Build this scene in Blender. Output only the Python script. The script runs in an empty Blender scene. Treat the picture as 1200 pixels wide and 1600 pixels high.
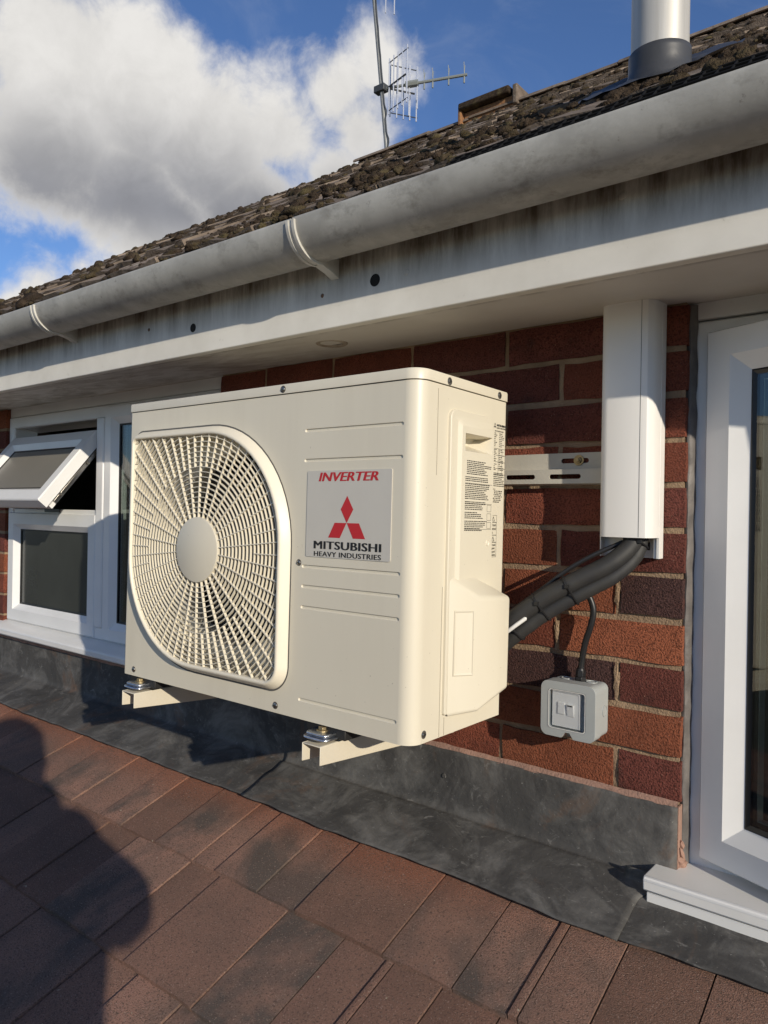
import bpy, bmesh, math, random
from mathutils import Vector, Matrix, noise as mnoise
from mathutils.geometry import tessellate_polygon
random.seed(7)
R = math.radians
scene = bpy.context.scene
C = scene.collection

# ------------------------------------------------------------------ camera
cd = bpy.data.cameras.new('Camera')
cam = bpy.data.objects.new('Camera', cd); C.objects.link(cam)
cR = Vector((0.78214, 0.62289, 0.01641)); cU = Vector((-0.01326, -0.00969, 0.99987)); cF = Vector((-0.62296, 0.78225, -0.00068))
cP = Vector((0.3692, -1.2480, 0.4683))
M = Matrix.Identity(4)
for i in range(3):
    M[i][0] = cR[i]; M[i][1] = cU[i]; M[i][2] = -cF[i]; M[i][3] = cP[i]
cam.matrix_world = M
cd.sensor_fit = 'VERTICAL'; cd.sensor_height = 24.0; cd.lens = 24.0 * 1156.9 / 1600.0
cd.clip_start = 0.01; cd.clip_end = 2000
scene.camera = cam

# ------------------------------------------------------------------ sun, sky, exposure
SUN = Vector((2.25, -1.0, 0.77)).normalized()
sun_el = math.asin(SUN.z); sun_az = math.atan2(SUN.x, SUN.y)
sl = bpy.data.lights.new('Sun', 'SUN'); sl.energy = 4.05; sl.angle = R(0.53); sl.color = (1.0, 0.90, 0.74)
so = bpy.data.objects.new('Sun', sl); C.objects.link(so)
so.rotation_euler = SUN.to_track_quat('Z', 'Y').to_euler(); so.location = (6, -4, 5)
vs = scene.view_settings
vs.view_transform = 'Standard'; vs.look = 'None'; vs.gamma = 1; vs.use_curve_mapping = False
vs.exposure = 0.07
scene.display_settings.display_device = 'sRGB'
try:
    scene.cycles.use_denoising = True
    scene.cycles.max_bounces = 8; scene.cycles.transparent_max_bounces = 12
except Exception: pass

world = bpy.data.worlds.new('World'); scene.world = world; world.use_nodes = True
def build_world():
    nt = world.node_tree; nt.nodes.clear()
    N = nt.nodes.new; L = nt.links.new
    out = N('ShaderNodeOutputWorld'); bg = N('ShaderNodeBackground'); bg.inputs['Strength'].default_value = 0.088
    sky = N('ShaderNodeTexSky'); sky.sky_type = 'NISHITA'; sky.sun_disc = False
    sky.sun_elevation = sun_el; sky.sun_rotation = sun_az
    sky.air_density = 1.0; sky.dust_density = 0.0; sky.ozone_density = 3.0; sky.altitude = 50
    tc = N('ShaderNodeTexCoord')
    def math_(op, a, b=None, clamp=False):
        n = N('ShaderNodeMath'); n.operation = op; n.use_clamp = clamp
        for i, v in enumerate((a, b)):
            if v is None: continue
            if isinstance(v, (int, float)): n.inputs[i].default_value = v
            else: L(v, n.inputs[i])
        return n.outputs[0]
    def noise(scale, detail, rough, off=(0, 0, 0), dist=0.0, sc=(1, 1, 1)):
        mp = N('ShaderNodeMapping'); mp.inputs['Location'].default_value = off; mp.inputs['Scale'].default_value = sc
        L(tc.outputs['Generated'], mp.inputs['Vector'])
        n = N('ShaderNodeTexNoise'); n.inputs['Scale'].default_value = scale; n.inputs['Detail'].default_value = detail
        n.inputs['Roughness'].default_value = rough; n.inputs['Distortion'].default_value = dist
        L(mp.outputs[0], n.inputs['Vector']); return n.outputs['Fac']
    def maprange(v, a, b, c=0.0, d=1.0, smooth=True):
        n = N('ShaderNodeMapRange'); n.interpolation_type = 'SMOOTHSTEP' if smooth else 'LINEAR'
        n.inputs['From Min'].default_value = a; n.inputs['From Max'].default_value = b
        n.inputs['To Min'].default_value = c; n.inputs['To Max'].default_value = d
        L(v, n.inputs['Value']); return n.outputs['Result']
    # cumulus bodies: centre direction and angular radius; more of the same kind go on round the sky
    blobs = [((-0.777, 0.414, 0.475), 0.105), ((-0.744, 0.489, 0.455), 0.115), ((-0.813, 0.419, 0.404), 0.105), ((-0.713, 0.555, 0.429), 0.112), ((-0.785, 0.491, 0.379), 0.098), ((-0.657, 0.605, 0.451), 0.086),
             ((-0.596, 0.639, 0.487), 0.062), ((-0.545, 0.665, 0.512), 0.047), ((-0.515, 0.680, 0.523), 0.028), ((-0.583, 0.671, 0.459), 0.062), ((-0.522, 0.690, 0.501), 0.028), ((-0.776, 0.529, 0.344), 0.092),
             ((-0.867, 0.427, 0.257), 0.052), ((-0.837, 0.466, 0.288), 0.028), ((-0.883, 0.405, 0.239), 0.05), ((-0.699, 0.613, 0.368), 0.105), ((-0.620, 0.667, 0.414), 0.062), ((-0.82, 0.52, 0.22), 0.08),
             ((0.75, 0.55, 0.36), 0.16), ((0.05, -0.85, 0.52), 0.18), ((-0.55, -0.75, 0.36), 0.2), ((-0.95, -0.20, 0.25), 0.15), ((0.93, 0.10, 0.34), 0.12)]
    field = None
    nrm = N('ShaderNodeVectorMath'); nrm.operation = 'NORMALIZE'; L(tc.outputs['Generated'], nrm.inputs[0])
    for c, r in blobs:
        v = Vector(c).normalized()
        d = N('ShaderNodeVectorMath'); d.operation = 'DISTANCE'; L(nrm.outputs[0], d.inputs[0]); d.inputs[1].default_value = v
        f = math_('SUBTRACT', r, d.outputs['Value'])
        field = f if field is None else math_('MAXIMUM', field, f)
    n1 = noise(5.5, 9, 0.62, (1.3, 0.2, 0.7), 0.25)
    n2 = noise(16, 8, 0.62, (0.3, 4.2, 1.7), 0.3)
    n0 = noise(4.0, 3, 0.5, (2.3, 0.6, 1.1), 0.2)
    pert = math_('ADD', math_('MULTIPLY', math_('SUBTRACT', n1, 0.5), 0.12), math_('MULTIPLY', math_('SUBTRACT', n2, 0.5), 0.085))
    fld = math_('ADD', field, pert)
    mask = maprange(fld, -0.008, 0.045)
    # thin wispy veil
    wisp = maprange(noise(4.0, 8, 0.62, (3.1, 1.2, 8.7), 1.0, (1, 1, 2.2)), 0.52, 0.85, 0.0, 0.20)
    # brightness: sunlit tops white, thick low parts grey
    sep = N('ShaderNodeSeparateXYZ'); L(nrm.outputs[0], sep.inputs[0])
    hi = maprange(math_('ADD', math_('ADD', sep.outputs['Z'], math_('MULTIPLY', math_('SUBTRACT', n0, 0.5), 0.06)), math_('MULTIPLY', math_('SUBTRACT', n2, 0.5), 0.03)), 0.355, 0.490)
    lowb = maprange(sep.outputs['Z'], 0.36, 0.28)
    thick = maprange(fld, 0.0, 0.075)
    shade = math_('MULTIPLY', thick, math_('SUBTRACT', 1.0, math_('MAXIMUM', hi, lowb)), True)
    mixc = N('ShaderNodeMix'); mixc.data_type = 'RGBA'; L(shade, mixc.inputs['Factor'])
    mixc.inputs['A'].default_value = (8.6, 8.4, 8.1, 1); mixc.inputs['B'].default_value = (3.1, 3.15, 3.45, 1)
    # fine light/dark variation inside
    var = N('ShaderNodeMix'); var.data_type = 'RGBA'; var.blend_type = 'MULTIPLY'; var.inputs['Factor'].default_value = 1
    vr = maprange(n2, 0.25, 0.75, 0.90, 1.04)
    L(mixc.outputs['Result'], var.inputs['A']); L(vr, var.inputs['B'])
    tint = N('ShaderNodeMix'); tint.data_type = 'RGBA'; tint.blend_type = 'MULTIPLY'; tint.inputs['Factor'].default_value = 1; tint.inputs['B'].default_value = (0.93, 1.07, 1.38, 1); L(sky.outputs[0], tint.inputs['A'])
    m1 = N('ShaderNodeMix'); m1.data_type = 'RGBA'; L(wisp, m1.inputs['Factor']); L(tint.outputs['Result'], m1.inputs['A']); m1.inputs['B'].default_value = (5.5, 6.0, 7.0, 1)
    m2 = N('ShaderNodeMix'); m2.data_type = 'RGBA'; L(mask, m2.inputs['Factor']); L(m1.outputs['Result'], m2.inputs['A']); L(var.outputs['Result'], m2.inputs['B'])
    L(m2.outputs['Result'], bg.inputs['Color']); L(bg.outputs[0], out.inputs['Surface'])
build_world()

# ------------------------------------------------------------------ helpers
def link(o, parent=None):
    C.objects.link(o)
    if parent is not None: o.parent = parent
    return o
def tag(o, label=None, cat=None, group=None, kind=None):
    if label: o['label'] = label
    if cat: o['category'] = cat
    if group: o['group'] = group
    if kind: o['kind'] = kind
    return o
def thing(name, label, cat, loc=(0, 0, 0), rot=None, group=None, kind=None):
    o = bpy.data.objects.new(name, None); link(o); o.location = loc
    o.empty_display_size = 0.05
    if rot is not None: o.rotation_euler = rot
    return tag(o, label, cat, group, kind)

class MB:
    def __init__(s): s.v = []; s.f = []; s.sm = False
    def add(s, v, f):
        n = len(s.v); s.v += [tuple(p) for p in v]; s.f += [tuple(i + n for i in q) for q in f]; return s
    def box(s, a, b):
        x0, y0, z0 = [min(a[i], b[i]) for i in range(3)]; x1, y1, z1 = [max(a[i], b[i]) for i in range(3)]
        return s.add([(x0,y0,z0),(x1,y0,z0),(x1,y1,z0),(x0,y1,z0),(x0,y0,z1),(x1,y0,z1),(x1,y1,z1),(x0,y1,z1)],
              [(0,3,2,1),(4,5,6,7),(0,1,5,4),(1,2,6,5),(2,3,7,6),(3,0,4,7)])
    def hexa(s, p):  # 8 corner points, bottom 4 then top 4
        return s.add(p, [(0,3,2,1),(4,5,6,7),(0,1,5,4),(1,2,6,5),(2,3,7,6),(3,0,4,7)])
    def prism(s, poly, axis, a, b, cap=True, closed=True):
        # poly: 2D points; axis 'x': (y,z); 'y': (x,z); 'z': (x,y)
        def P(p, t):
            return {'x': (t, p[0], p[1]), 'y': (p[0], t, p[1]), 'z': (p[0], p[1], t)}[axis]
        n = len(poly); v = [P(p, a) for p in poly] + [P(p, b) for p in poly]
        f = [(i, (i+1) % n, n + (i+1) % n, n + i) for i in range(n if closed else n-1)]
        if cap and closed: f += [tuple(range(n-1, -1, -1)), tuple(range(n, 2*n))]
        return s.add(v, f)
    def tube(s, path, r, n=10, cap=True):
        path = [Vector(p) for p in path]; k = len(path)
        rr = r if isinstance(r, (list, tuple)) else [r]*k
        ref = Vector((0, 0, 1)); prev = None; v = []; f = []
        for i, p in enumerate(path):
            t = (path[min(i+1, k-1)] - path[max(i-1, 0)]).normalized()
            if prev is None:
                a = t.cross(ref)
                if a.length < 1e-3: a = t.cross(Vector((1, 0, 0)))
                a.normalize()
            else:
                a = (prev - t*prev.dot(t)).normalized()
            prev = a; b = t.cross(a)
            for j in range(n):
                an = 2*math.pi*j/n; v.append(p + a*math.cos(an)*rr[i] + b*math.sin(an)*rr[i])
        for i in range(k-1):
            for j in range(n):
                f.append((i*n+j, i*n+(j+1) % n, (i+1)*n+(j+1) % n, (i+1)*n+j))
        if cap: f += [tuple(range(n-1, -1, -1)), tuple((k-1)*n+j for j in range(n))]
        return s.add(v, f)
    def lathe(s, prof, c=(0, 0, 0), axis='z', n=24):
        v = []; f = []; m = len(prof)
        for j in range(n):
            an = 2*math.pi*j/n
            for r, h in prof:
                x, y = r*math.cos(an), r*math.sin(an)
                p = {'z': (x, y, h), 'y': (x, h, y), 'x': (h, x, y)}[axis]
                v.append((c[0]+p[0], c[1]+p[1], c[2]+p[2]))
        for j in range(n):
            for i in range(m-1):
                f.append((j*m+i, ((j+1) % n)*m+i, ((j+1) % n)*m+i+1, j*m+i+1))
        return s.add(v, f)
    def grid(s, fn, nu, nv):
        v = [fn(i/nu, j/nv) for i in range(nu+1) for j in range(nv+1)]
        f = [(i*(nv+1)+j, (i+1)*(nv+1)+j, (i+1)*(nv+1)+j+1, i*(nv+1)+j+1) for i in range(nu) for j in range(nv)]
        return s.add(v, f)
    def panel(s, outer, holes, fn, depth=0.0, floors=True):
        # flat plate in (u,v) with holes; fn(u,v,d) -> point; each hole gets walls and a floor at depth
        loops = [outer] + holes
        if len(outer) == 4 and len(holes) == 1:
            h = holes[0]; n = len(h); xs = [p[0] for p in h]; il = xs.index(min(xs)); ir = xs.index(max(xs))
            o = sorted(outer); bl, tl_ = sorted(o[:2], key=lambda p: p[1]); br, tr_ = sorted(o[2:], key=lambda p: p[1])
            def chain(a, b):
                out = [h[a]]
                while a != b: a = (a+1) % n; out.append(h[a])
                return out
            up = chain(ir, il)      # counter-clockwise hole: right -> top -> left
            lo = chain(il, ir)
            for poly in (up + [tl_, tr_], [bl] + lo + [br]):
                s.add([fn(p[0], p[1], 0) for p in poly], [tuple(range(len(poly)))])
            s.add([fn(*bl, 0), fn(*h[il], 0), fn(*tl_, 0)], [(0, 1, 2)]); s.add([fn(*br, 0), fn(*tr_, 0), fn(*h[ir], 0)], [(0, 1, 2)])
            loops = []
        tess = [] if not loops else tessellate_polygon([[Vector((p[0], p[1], 0)) for p in l] for l in loops])
        flat = [p for l in loops for p in l]
        s.add([fn(p[0], p[1], 0) for p in flat], tess)
        if depth:
            for h in holes:
                n = len(h); v = [fn(p[0], p[1], 0) for p in h] + [fn(p[0], p[1], depth) for p in h]
                f = [(i, (i+1) % n, n+(i+1) % n, n+i) for i in range(n)]
                if floors: f.append(tuple(range(n, 2*n)))
                s.add(v, f)
        return s
    def mesh(s, name, fix=True):
        me = bpy.data.meshes.new(name); me.from_pydata(s.v, [], s.f); me.update()
        if fix:
            bm = bmesh.new(); bm.from_mesh(me)
            bmesh.ops.remove_doubles(bm, verts=bm.verts, dist=1e-6)
            bmesh.ops.recalc_face_normals(bm, faces=bm.faces); bm.to_mesh(me); bm.free()
        return me

def build(name, mb, mat, parent=None, bevel=0, seg=2, smooth=None, fix=True, angle=35):
    me = mb if isinstance(mb, bpy.types.Mesh) else mb.mesh(name, fix)
    if mat is not None and not me.materials: me.materials.append(mat)
    o = bpy.data.objects.new(name, me); link(o, parent)
    if bevel:
        m = o.modifiers.new('bevel', 'BEVEL'); m.width = bevel; m.segments = seg; m.limit_method = 'ANGLE'; m.angle_limit = R(40); m.harden_normals = False
    if smooth or (bevel and smooth is None):
        for p in me.polygons: p.use_smooth = True
        if hasattr(me, 'set_sharp_from_angle'): me.set_sharp_from_angle(angle=R(angle))
    return o

def rrect(cx, cz, hw, hh, radii, n=10):
    # counter-clockwise rounded rectangle; radii = (tr, tl, bl, br)
    pts = []
    for k, (sx, sz) in enumerate(((1, 1), (-1, 1), (-1, -1), (1, -1))):
        r = radii[k]; ox, oz = cx + sx*(hw-r), cz + sz*(hh-r)
        for i in range(n+1):
            a = math.pi/2*(k + i/n)
            pts.append((ox + r*math.cos(a), oz + r*math.sin(a)))
    return pts
def stadium(x0, x1, z, h, n=6): return rrect((x0+x1)/2, z, (x1-x0)/2, h/2, (h/2-1e-5,)*4, n)
def smooth_path(pts, per=8):
    P = [Vector(p) for p in pts]; out = []
    for i in range(len(P)-1):
        p0 = P[max(i-1, 0)]; p1 = P[i]; p2 = P[i+1]; p3 = P[min(i+2, len(P)-1)]
        for k in range(per):
            t = k/per
            out.append(0.5*((2*p1) + (p2-p0)*t + (2*p0-5*p1+4*p2-p3)*t*t + (3*p1-p0-3*p2+p3)*t**3))
    out.append(P[-1]); return out
def text_mesh(body, w, h, offset=0.0, shear=0.0, spacing=1.0):
    cu = bpy.data.curves.new('text', 'FONT'); cu.body = body; cu.size = 1; cu.offset = offset; cu.shear = shear; cu.space_character = spacing
    cu.resolution_u = 3
    ob = bpy.data.objects.new('text', cu); C.objects.link(ob)
    bpy.context.view_layer.update()
    dg = bpy.context.evaluated_depsgraph_get()
    me = bpy.data.meshes.new_from_object(ob.evaluated_get(dg))
    bpy.data.objects.remove(ob); bpy.data.curves.remove(cu)
    xs = [v.co.x for v in me.vertices]; ys = [v.co.y for v in me.vertices]
    x0, x1, y0, y1 = min(xs), max(xs), min(ys), max(ys)
    vv = [((v.co.x-x0)/(x1-x0)*w, (v.co.y-y0)/(y1-y0)*h) for v in me.vertices]; ff = [tuple(p.vertices) for p in me.polygons]
    bpy.data.meshes.remove(me)
    return vv, ff

# ------------------------------------------------------------------ materials
MATS = {}
def pm(name, c1, c2=None, scale=8.0, rough=0.5, metal=0.0, bump=0.0, bscale=200.0, bdist=0.001, detail=5, contrast=(0.35, 0.65), spec=0.5,
       stretch=(1, 1, 1), rnd=0.0, obj=False, extra=None, bstretch=(1, 1, 1), rvar=0.0, coat=0.0):
    m = bpy.data.materials.new(name); m.use_nodes = True; nt = m.node_tree; N = nt.nodes.new; L = nt.links.new
    b = nt.nodes['Principled BSDF']; b.inputs['Roughness'].default_value = rough; b.inputs['Metallic'].default_value = metal
    b.inputs['Specular IOR Level'].default_value = spec; b.inputs['Coat Weight'].default_value = coat
    if obj: tc = N('ShaderNodeTexCoord'); pos = tc.outputs['Object']
    else: g = N('ShaderNodeNewGeometry'); pos = g.outputs['Position']
    def noise(sc, det, st=(1, 1, 1), ro=0.55, dist=0.0):
        mp = N('ShaderNodeMapping'); mp.inputs['Scale'].default_value = st; L(pos, mp.inputs['Vector'])
        n = N('ShaderNodeTexNoise'); n.inputs['Scale'].default_value = sc; n.inputs['Detail'].default_value = det; n.inputs['Roughness'].default_value = ro
        n.inputs['Distortion'].default_value = dist
        L(mp.outputs[0], n.inputs['Vector']); return n.outputs['Fac']
    def ramp(v, a, b_):
        r = N('ShaderNodeMapRange'); r.inputs['From Min'].default_value = a; r.inputs['From Max'].default_value = b_; L(v, r.inputs['Value']); return r.outputs['Result']
    def mix(fac, a, bb, mode='MIX'):
        x = N('ShaderNodeMix'); x.data_type = 'RGBA'; x.blend_type = mode
        if isinstance(fac, (int, float)): x.inputs['Factor'].default_value = fac
        else: L(fac, x.inputs['Factor'])
        for k, v in (('A', a), ('B', bb)):
            if isinstance(v, tuple): x.inputs[k].default_value = (*v[:3], 1)
            else: L(v, x.inputs[k])
        return x.outputs['Result']
    col = None
    if c2 is not None:
        col = mix(ramp(noise(scale, detail, stretch), *contrast), c1, c2)
    if rnd:
        oi = N('ShaderNodeObjectInfo'); r = ramp(oi.outputs['Random'], 0, 1)
        rr = N('ShaderNodeMapRange'); rr.inputs['To Min'].default_value = 1-rnd; rr.inputs['To Max'].default_value = 1+rnd; L(oi.outputs['Random'], rr.inputs['Value'])
        col = mix(1.0, col if col is not None else c1, rr.outputs['Result'], 'MULTIPLY')
    env = dict(nt=nt, N=N, L=L, noise=noise, ramp=ramp, mix=mix, pos=pos, b=b)
    if extra: col = extra(env, col if col is not None else c1)
    if col is None: b.inputs['Base Color'].default_value = (*c1, 1)
    elif isinstance(col, tuple): b.inputs['Base Color'].default_value = (*col[:3], 1)
    else: L(col, b.inputs['Base Color'])
    if rvar:
        r = N('ShaderNodeMapRange'); r.inputs['To Min'].default_value = rough-rvar; r.inputs['To Max'].default_value = rough+rvar
        L(noise(scale*2.3, 4), r.inputs['Value']); L(r.outputs['Result'], b.inputs['Roughness'])
    if bump:
        bn = N('ShaderNodeBump'); bn.inputs['Strength'].default_value = bump; bn.inputs['Distance'].default_value = bdist
        L(noise(bscale, 4, bstretch), bn.inputs['Height']); L(bn.outputs[0], b.inputs['Normal'])
    MATS[name] = m; return m

def cream_fx(e, col):
    col = e['mix'](e['ramp'](e['noise'](9, 6, (1.6, 1.6, 0.12), 0.6), 0.45, 0.85), col, (0.635, 0.580, 0.460))   # faint rain runs
    return e['mix'](e['ramp'](e['noise'](210, 2), 0.745, 0.775), col, (0.42, 0.37, 0.29))                        # specks of dirt
cream = pm('cream_paint', (0.70, 0.645, 0.515), (0.675, 0.622, 0.50), 3, 0.40, bump=0.08, bscale=9, bdist=0.004, extra=cream_fx, rvar=0.07)
creamp = pm('cream_plastic', (0.76, 0.70, 0.56), (0.73, 0.67, 0.54), 6, 0.42)
dark_fan = pm('fan_dark', (0.011, 0.011, 0.012), None, rough=0.5)
condenser = pm('condenser', (0.016, 0.016, 0.016), (0.010, 0.010, 0.010), 30, 0.6)
badge_m = pm('badge_silver', (0.57, 0.54, 0.475), (0.55, 0.52, 0.46), 20, 0.42, 0.0)
red_ink = pm('red_ink', (0.50, 0.02, 0.025), None, rough=0.5)
black_ink = pm('black_ink', (0.012, 0.012, 0.012), None, rough=0.6)
grey_ink = pm('grey_ink', (0.10, 0.095, 0.085), None, rough=0.6)
steel = pm('steel_screw', (0.45, 0.43, 0.40), (0.25, 0.23, 0.20), 300, 0.3, 1.0)
zinc = pm('zinc_plate', (0.62, 0.65, 0.70), (0.45, 0.48, 0.52), 60, 0.28, 1.0, bump=0.1, bscale=90)
brass = pm('yellow_zinc', (0.48, 0.37, 0.19), (0.34, 0.27, 0.16), 120, 0.48, 0.9)
brkt = pm('bracket_paint', (0.64, 0.58, 0.46), (0.60, 0.55, 0.44), 12, 0.5, bump=0.35, bscale=420, bdist=0.0012)
upvc = pm('white_upvc', (0.80, 0.80, 0.79), (0.76, 0.76, 0.75), 9, 0.3)
def dirt_extra(amount, sc, c):
    def fx(e, col): return e['mix'](e['ramp'](e['noise'](sc, 7, (1, 1, 1), 0.65), 0.60 - 0.12*amount, 0.95 - 0.12*amount), col, c)
    return fx
upvc_old = pm('aged_upvc', (0.76, 0.75, 0.73), (0.70, 0.70, 0.68), 7, 0.38, extra=dirt_extra(-0.4, 90, (0.45, 0.42, 0.36)))
trunk = pm('trunking_pvc', (0.80, 0.785, 0.755), (0.78, 0.765, 0.735), 4, 0.32)
foam = pm('black_foam', (0.022, 0.022, 0.023), (0.030, 0.029, 0.027), 30, 0.62, bump=0.2, bscale=500, bdist=0.0006)
blackp = pm('black_plastic', (0.014, 0.014, 0.015), None, rough=0.42)
greyp = pm('grey_pvc_box', (0.37, 0.395, 0.39), (0.35, 0.37, 0.37), 20, 0.42)
switchw = pm('switch_white', (0.78, 0.77, 0.74), None, rough=0.35)
mortar = pm('mortar', (0.38, 0.268, 0.172), (0.26, 0.18, 0.118), 22, 0.95, bump=0.9, bscale=260, bdist=0.004, spec=0.1)
pinkm = pm('pointing_mortar', (0.36, 0.22, 0.17), (0.30, 0.19, 0.15), 40, 0.95, bump=0.7, bscale=220, bdist=0.003, spec=0.1)
def brick_mat(name, a, b, top=None):
    def fx(e, col):
        # darker burnt patches and pale flecks belonging to the brick
        col = e['mix'](e['ramp'](e['noise'](26, 4), 0.58, 0.78), col, b)
        col = e['mix'](e['ramp'](e['noise'](330, 2), 0.50, 0.62), col, tuple(x*0.45 for x in a))
        col = e['mix'](e['ramp'](e['noise'](380, 2, (1.1, 1, 1)), 0.66, 0.76), col, (0.36, 0.20, 0.14))
        col = e['mix'](e['ramp'](e['noise'](17, 8, (1, 1, 1), 0.75, 1.0), 0.70, 0.76), col, (0.45, 0.36, 0.29))
        return col
    return pm(name, a, tuple(x*0.72 for x in a), 13, 0.78, bump=1.0, bscale=330, bdist=0.0065, rnd=0.22, extra=fx, spec=0.25, bstretch=(1, 1, 1))
brick_red = brick_mat('brick_red', (0.27, 0.078, 0.046), (0.15, 0.045, 0.032))
brick_or = brick_mat('brick_orange', (0.36, 0.115, 0.058), (0.22, 0.068, 0.040))
brick_dark = brick_mat('brick_dark', (0.085, 0.042, 0.038), (0.16, 0.055, 0.042))
brick_plum = brick_mat('brick_plum', (0.185, 0.056, 0.042), (0.085, 0.040, 0.036))
def lead_fx(e, col):
    col = e['mix'](e['ramp'](e['noise'](7, 9, (1, 1, 1), 0.7, 0.8), 0.47, 0.66), col, (0.155, 0.150, 0.142))
    col = e['mix'](e['ramp'](e['noise'](5, 6, (1, 1, 1), 0.65, 1.4), 0.56, 0.72), col, (0.135, 0.090, 0.066))
    col = e['mix'](e['ramp'](e['noise'](34, 7, (1, 2.5, 1), 0.7, 1.0), 0.60, 0.72), col, (0.20, 0.195, 0.185))
    col = e['mix'](e['ramp'](e['noise'](240, 2), 0.70, 0.76), col, (0.22, 0.215, 0.20))
    return col
lead = pm('lead_sheet', (0.060, 0.058, 0.056), (0.080, 0.077, 0.074), 3.5, 0.68, 0.0, bump=0.5, bscale=32, bdist=0.006, extra=lead_fx, rvar=0.05, spec=0.12)
def tile_fx(e, col):
    N, L = e['N'], e['L']
    oi = N('ShaderNodeObjectInfo')
    # some tiles carry a dark weathered patch, others none
    am = e['ramp'](oi.outputs['Random'], 0.35, 0.75)
    pt_ = N('ShaderNodeMath'); pt_.operation = 'MULTIPLY'; L(am, pt_.inputs[0]); L(e['ramp'](e['noise'](5.5, 5, (1, 0.6, 1), 0.6, 0.3), 0.46, 0.60), pt_.inputs[1])
    col = e['mix'](pt_.outputs[0], col, (0.135, 0.110, 0.095))
    # unweathered orange strip where the lead used to cover the tile heads
    sp = N('ShaderNodeSeparateXYZ'); L(e['pos'], sp.inputs[0])
    a = N('ShaderNodeMath'); a.operation = 'ADD'; L(sp.outputs['Y'], a.inputs[0])
    nn = N('ShaderNodeMath'); nn.operation = 'MULTIPLY'; L(e['noise'](7, 4), nn.inputs[0]); nn.inputs[1].default_value = 0.09; L(nn.outputs[0], a.inputs[1])
    band = e['ramp'](a.outputs[0], -0.170, -0.100)
    lx = e['ramp'](sp.outputs['X'], -0.05, -0.42)
    mm = N('ShaderNodeMath'); mm.operation = 'MULTIPLY'; L(band, mm.inputs[0]); L(lx, mm.inputs[1])
    m3 = N('ShaderNodeMath'); m3.operation = 'MULTIPLY'; L(mm.outputs[0], m3.inputs[0]); m3.inputs[1].default_value = 0.6
    col = e['mix'](m3.outputs[0], col, (0.34, 0.125, 0.070))
    col = e['mix'](e['ramp'](e['noise'](330, 2), 0.52, 0.68), col, (0.125, 0.085, 0.068))
    col = e['mix'](e['ramp'](e['noise'](360, 2, (1.1, 1, 1)), 0.60, 0.74), col, (0.40, 0.29, 0.235))
    col = e['mix'](e['ramp'](e['noise'](75, 2), 0.76, 0.79), col, (0.50, 0.43, 0.32))
    return col
tile_m = pm('roof_tile_brown', (0.325, 0.185, 0.138), (0.255, 0.155, 0.118), 9, 0.88, bump=1.0, bscale=520, bdist=0.0045, rnd=0.26, extra=tile_fx, spec=0.08)
deck_m = pm('roof_underlay', (0.03, 0.028, 0.026), None, rough=0.9)
def fascia_fx(e, col):
    N, L = e['N'], e['L']
    sp = N('ShaderNodeSeparateXYZ'); L(e['pos'], sp.inputs[0])
    h = e['ramp'](sp.outputs['Z'], 0.838, 0.915)
    st = e['ramp'](e['noise'](26, 7, (1, 1, 0.13), 0.72), 0.30, 0.62)
    mm = N('ShaderNodeMath'); mm.operation = 'MULTIPLY'; L(h, mm.inputs[0]); L(st, mm.inputs[1])
    col = e['mix'](mm.outputs[0], col, (0.15, 0.12, 0.09))
    col = e['mix'](e['ramp'](e['noise'](36, 7, (1, 1, 1), 0.7), 0.64, 0.74), col, (0.36, 0.32, 0.26))
    return col
fascia_m = pm('fascia_paint', (0.77, 0.74, 0.67), (0.68, 0.65, 0.58), 9, 0.55, bump=0.15, bscale=120, bdist=0.001, extra=fascia_fx)
def soffit_fx(e, col):
    N, L = e['N'], e['L']
    sp = N('ShaderNodeSeparateXYZ'); L(e['pos'], sp.inputs[0])
    g = e['ramp'](sp.outputs['X'], -0.55, -1.1)
    st = e['ramp'](e['noise'](5, 7, (1, 3, 1), 0.7, 1.5), 0.42, 0.70)
    mm = N('ShaderNodeMath'); mm.operation = 'MULTIPLY'; L(g, mm.inputs[0]); L(st, mm.inputs[1])
    col = e['mix'](mm.outputs[0], col, (0.27, 0.225, 0.17))
    edge = e['ramp'](sp.outputs['Y'], -0.205, -0.228)
    m2 = N('ShaderNodeMath'); m2.operation = 'MULTIPLY'; L(edge, m2.inputs[0]); L(e['ramp'](e['noise'](30, 6), 0.4, 0.6), m2.inputs[1])
    return e['mix'](m2.outputs[0], col, (0.16, 0.13, 0.10))
soffit_m = pm('soffit_board', (0.66, 0.63, 0.58), (0.58, 0.55, 0.50), 6, 0.6, extra=soffit_fx)
def gut_fx(e, col):
    col = e['mix'](e['ramp'](e['noise'](8, 8, (1, 1, 1), 0.68, 0.15), 0.44, 0.62), col, (0.47, 0.46, 0.42))
    col = e['mix'](e['ramp'](e['noise'](17, 8, (0.7, 1, 1), 0.72, 0.1), 0.52, 0.66), col, (0.27, 0.26, 0.23))
    return e['mix'](e['ramp'](e['noise'](60, 6, (1, 1, 1), 0.7), 0.64, 0.76), col, (0.17, 0.16, 0.14))
gutter_m = pm('gutter_grey', (0.40, 0.39, 0.355), (0.33, 0.32, 0.29), 6, 0.55, bump=0.2, bscale=150, bdist=0.001, extra=gut_fx, rvar=0.12)
gbrk_m = pm('gutter_joint', (0.62, 0.61, 0.56), (0.48, 0.46, 0.41), 25, 0.5)
def utile_fx(e, col):
    col = e['mix'](e['ramp'](e['noise'](9, 7, (1, 1, 1), 0.7, 0.6), 0.50, 0.66), col, (0.10, 0.078, 0.060))
    col = e['mix'](e['ramp'](e['noise'](26, 5), 0.66, 0.74), col, (0.40, 0.37, 0.29))
    return col
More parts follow.
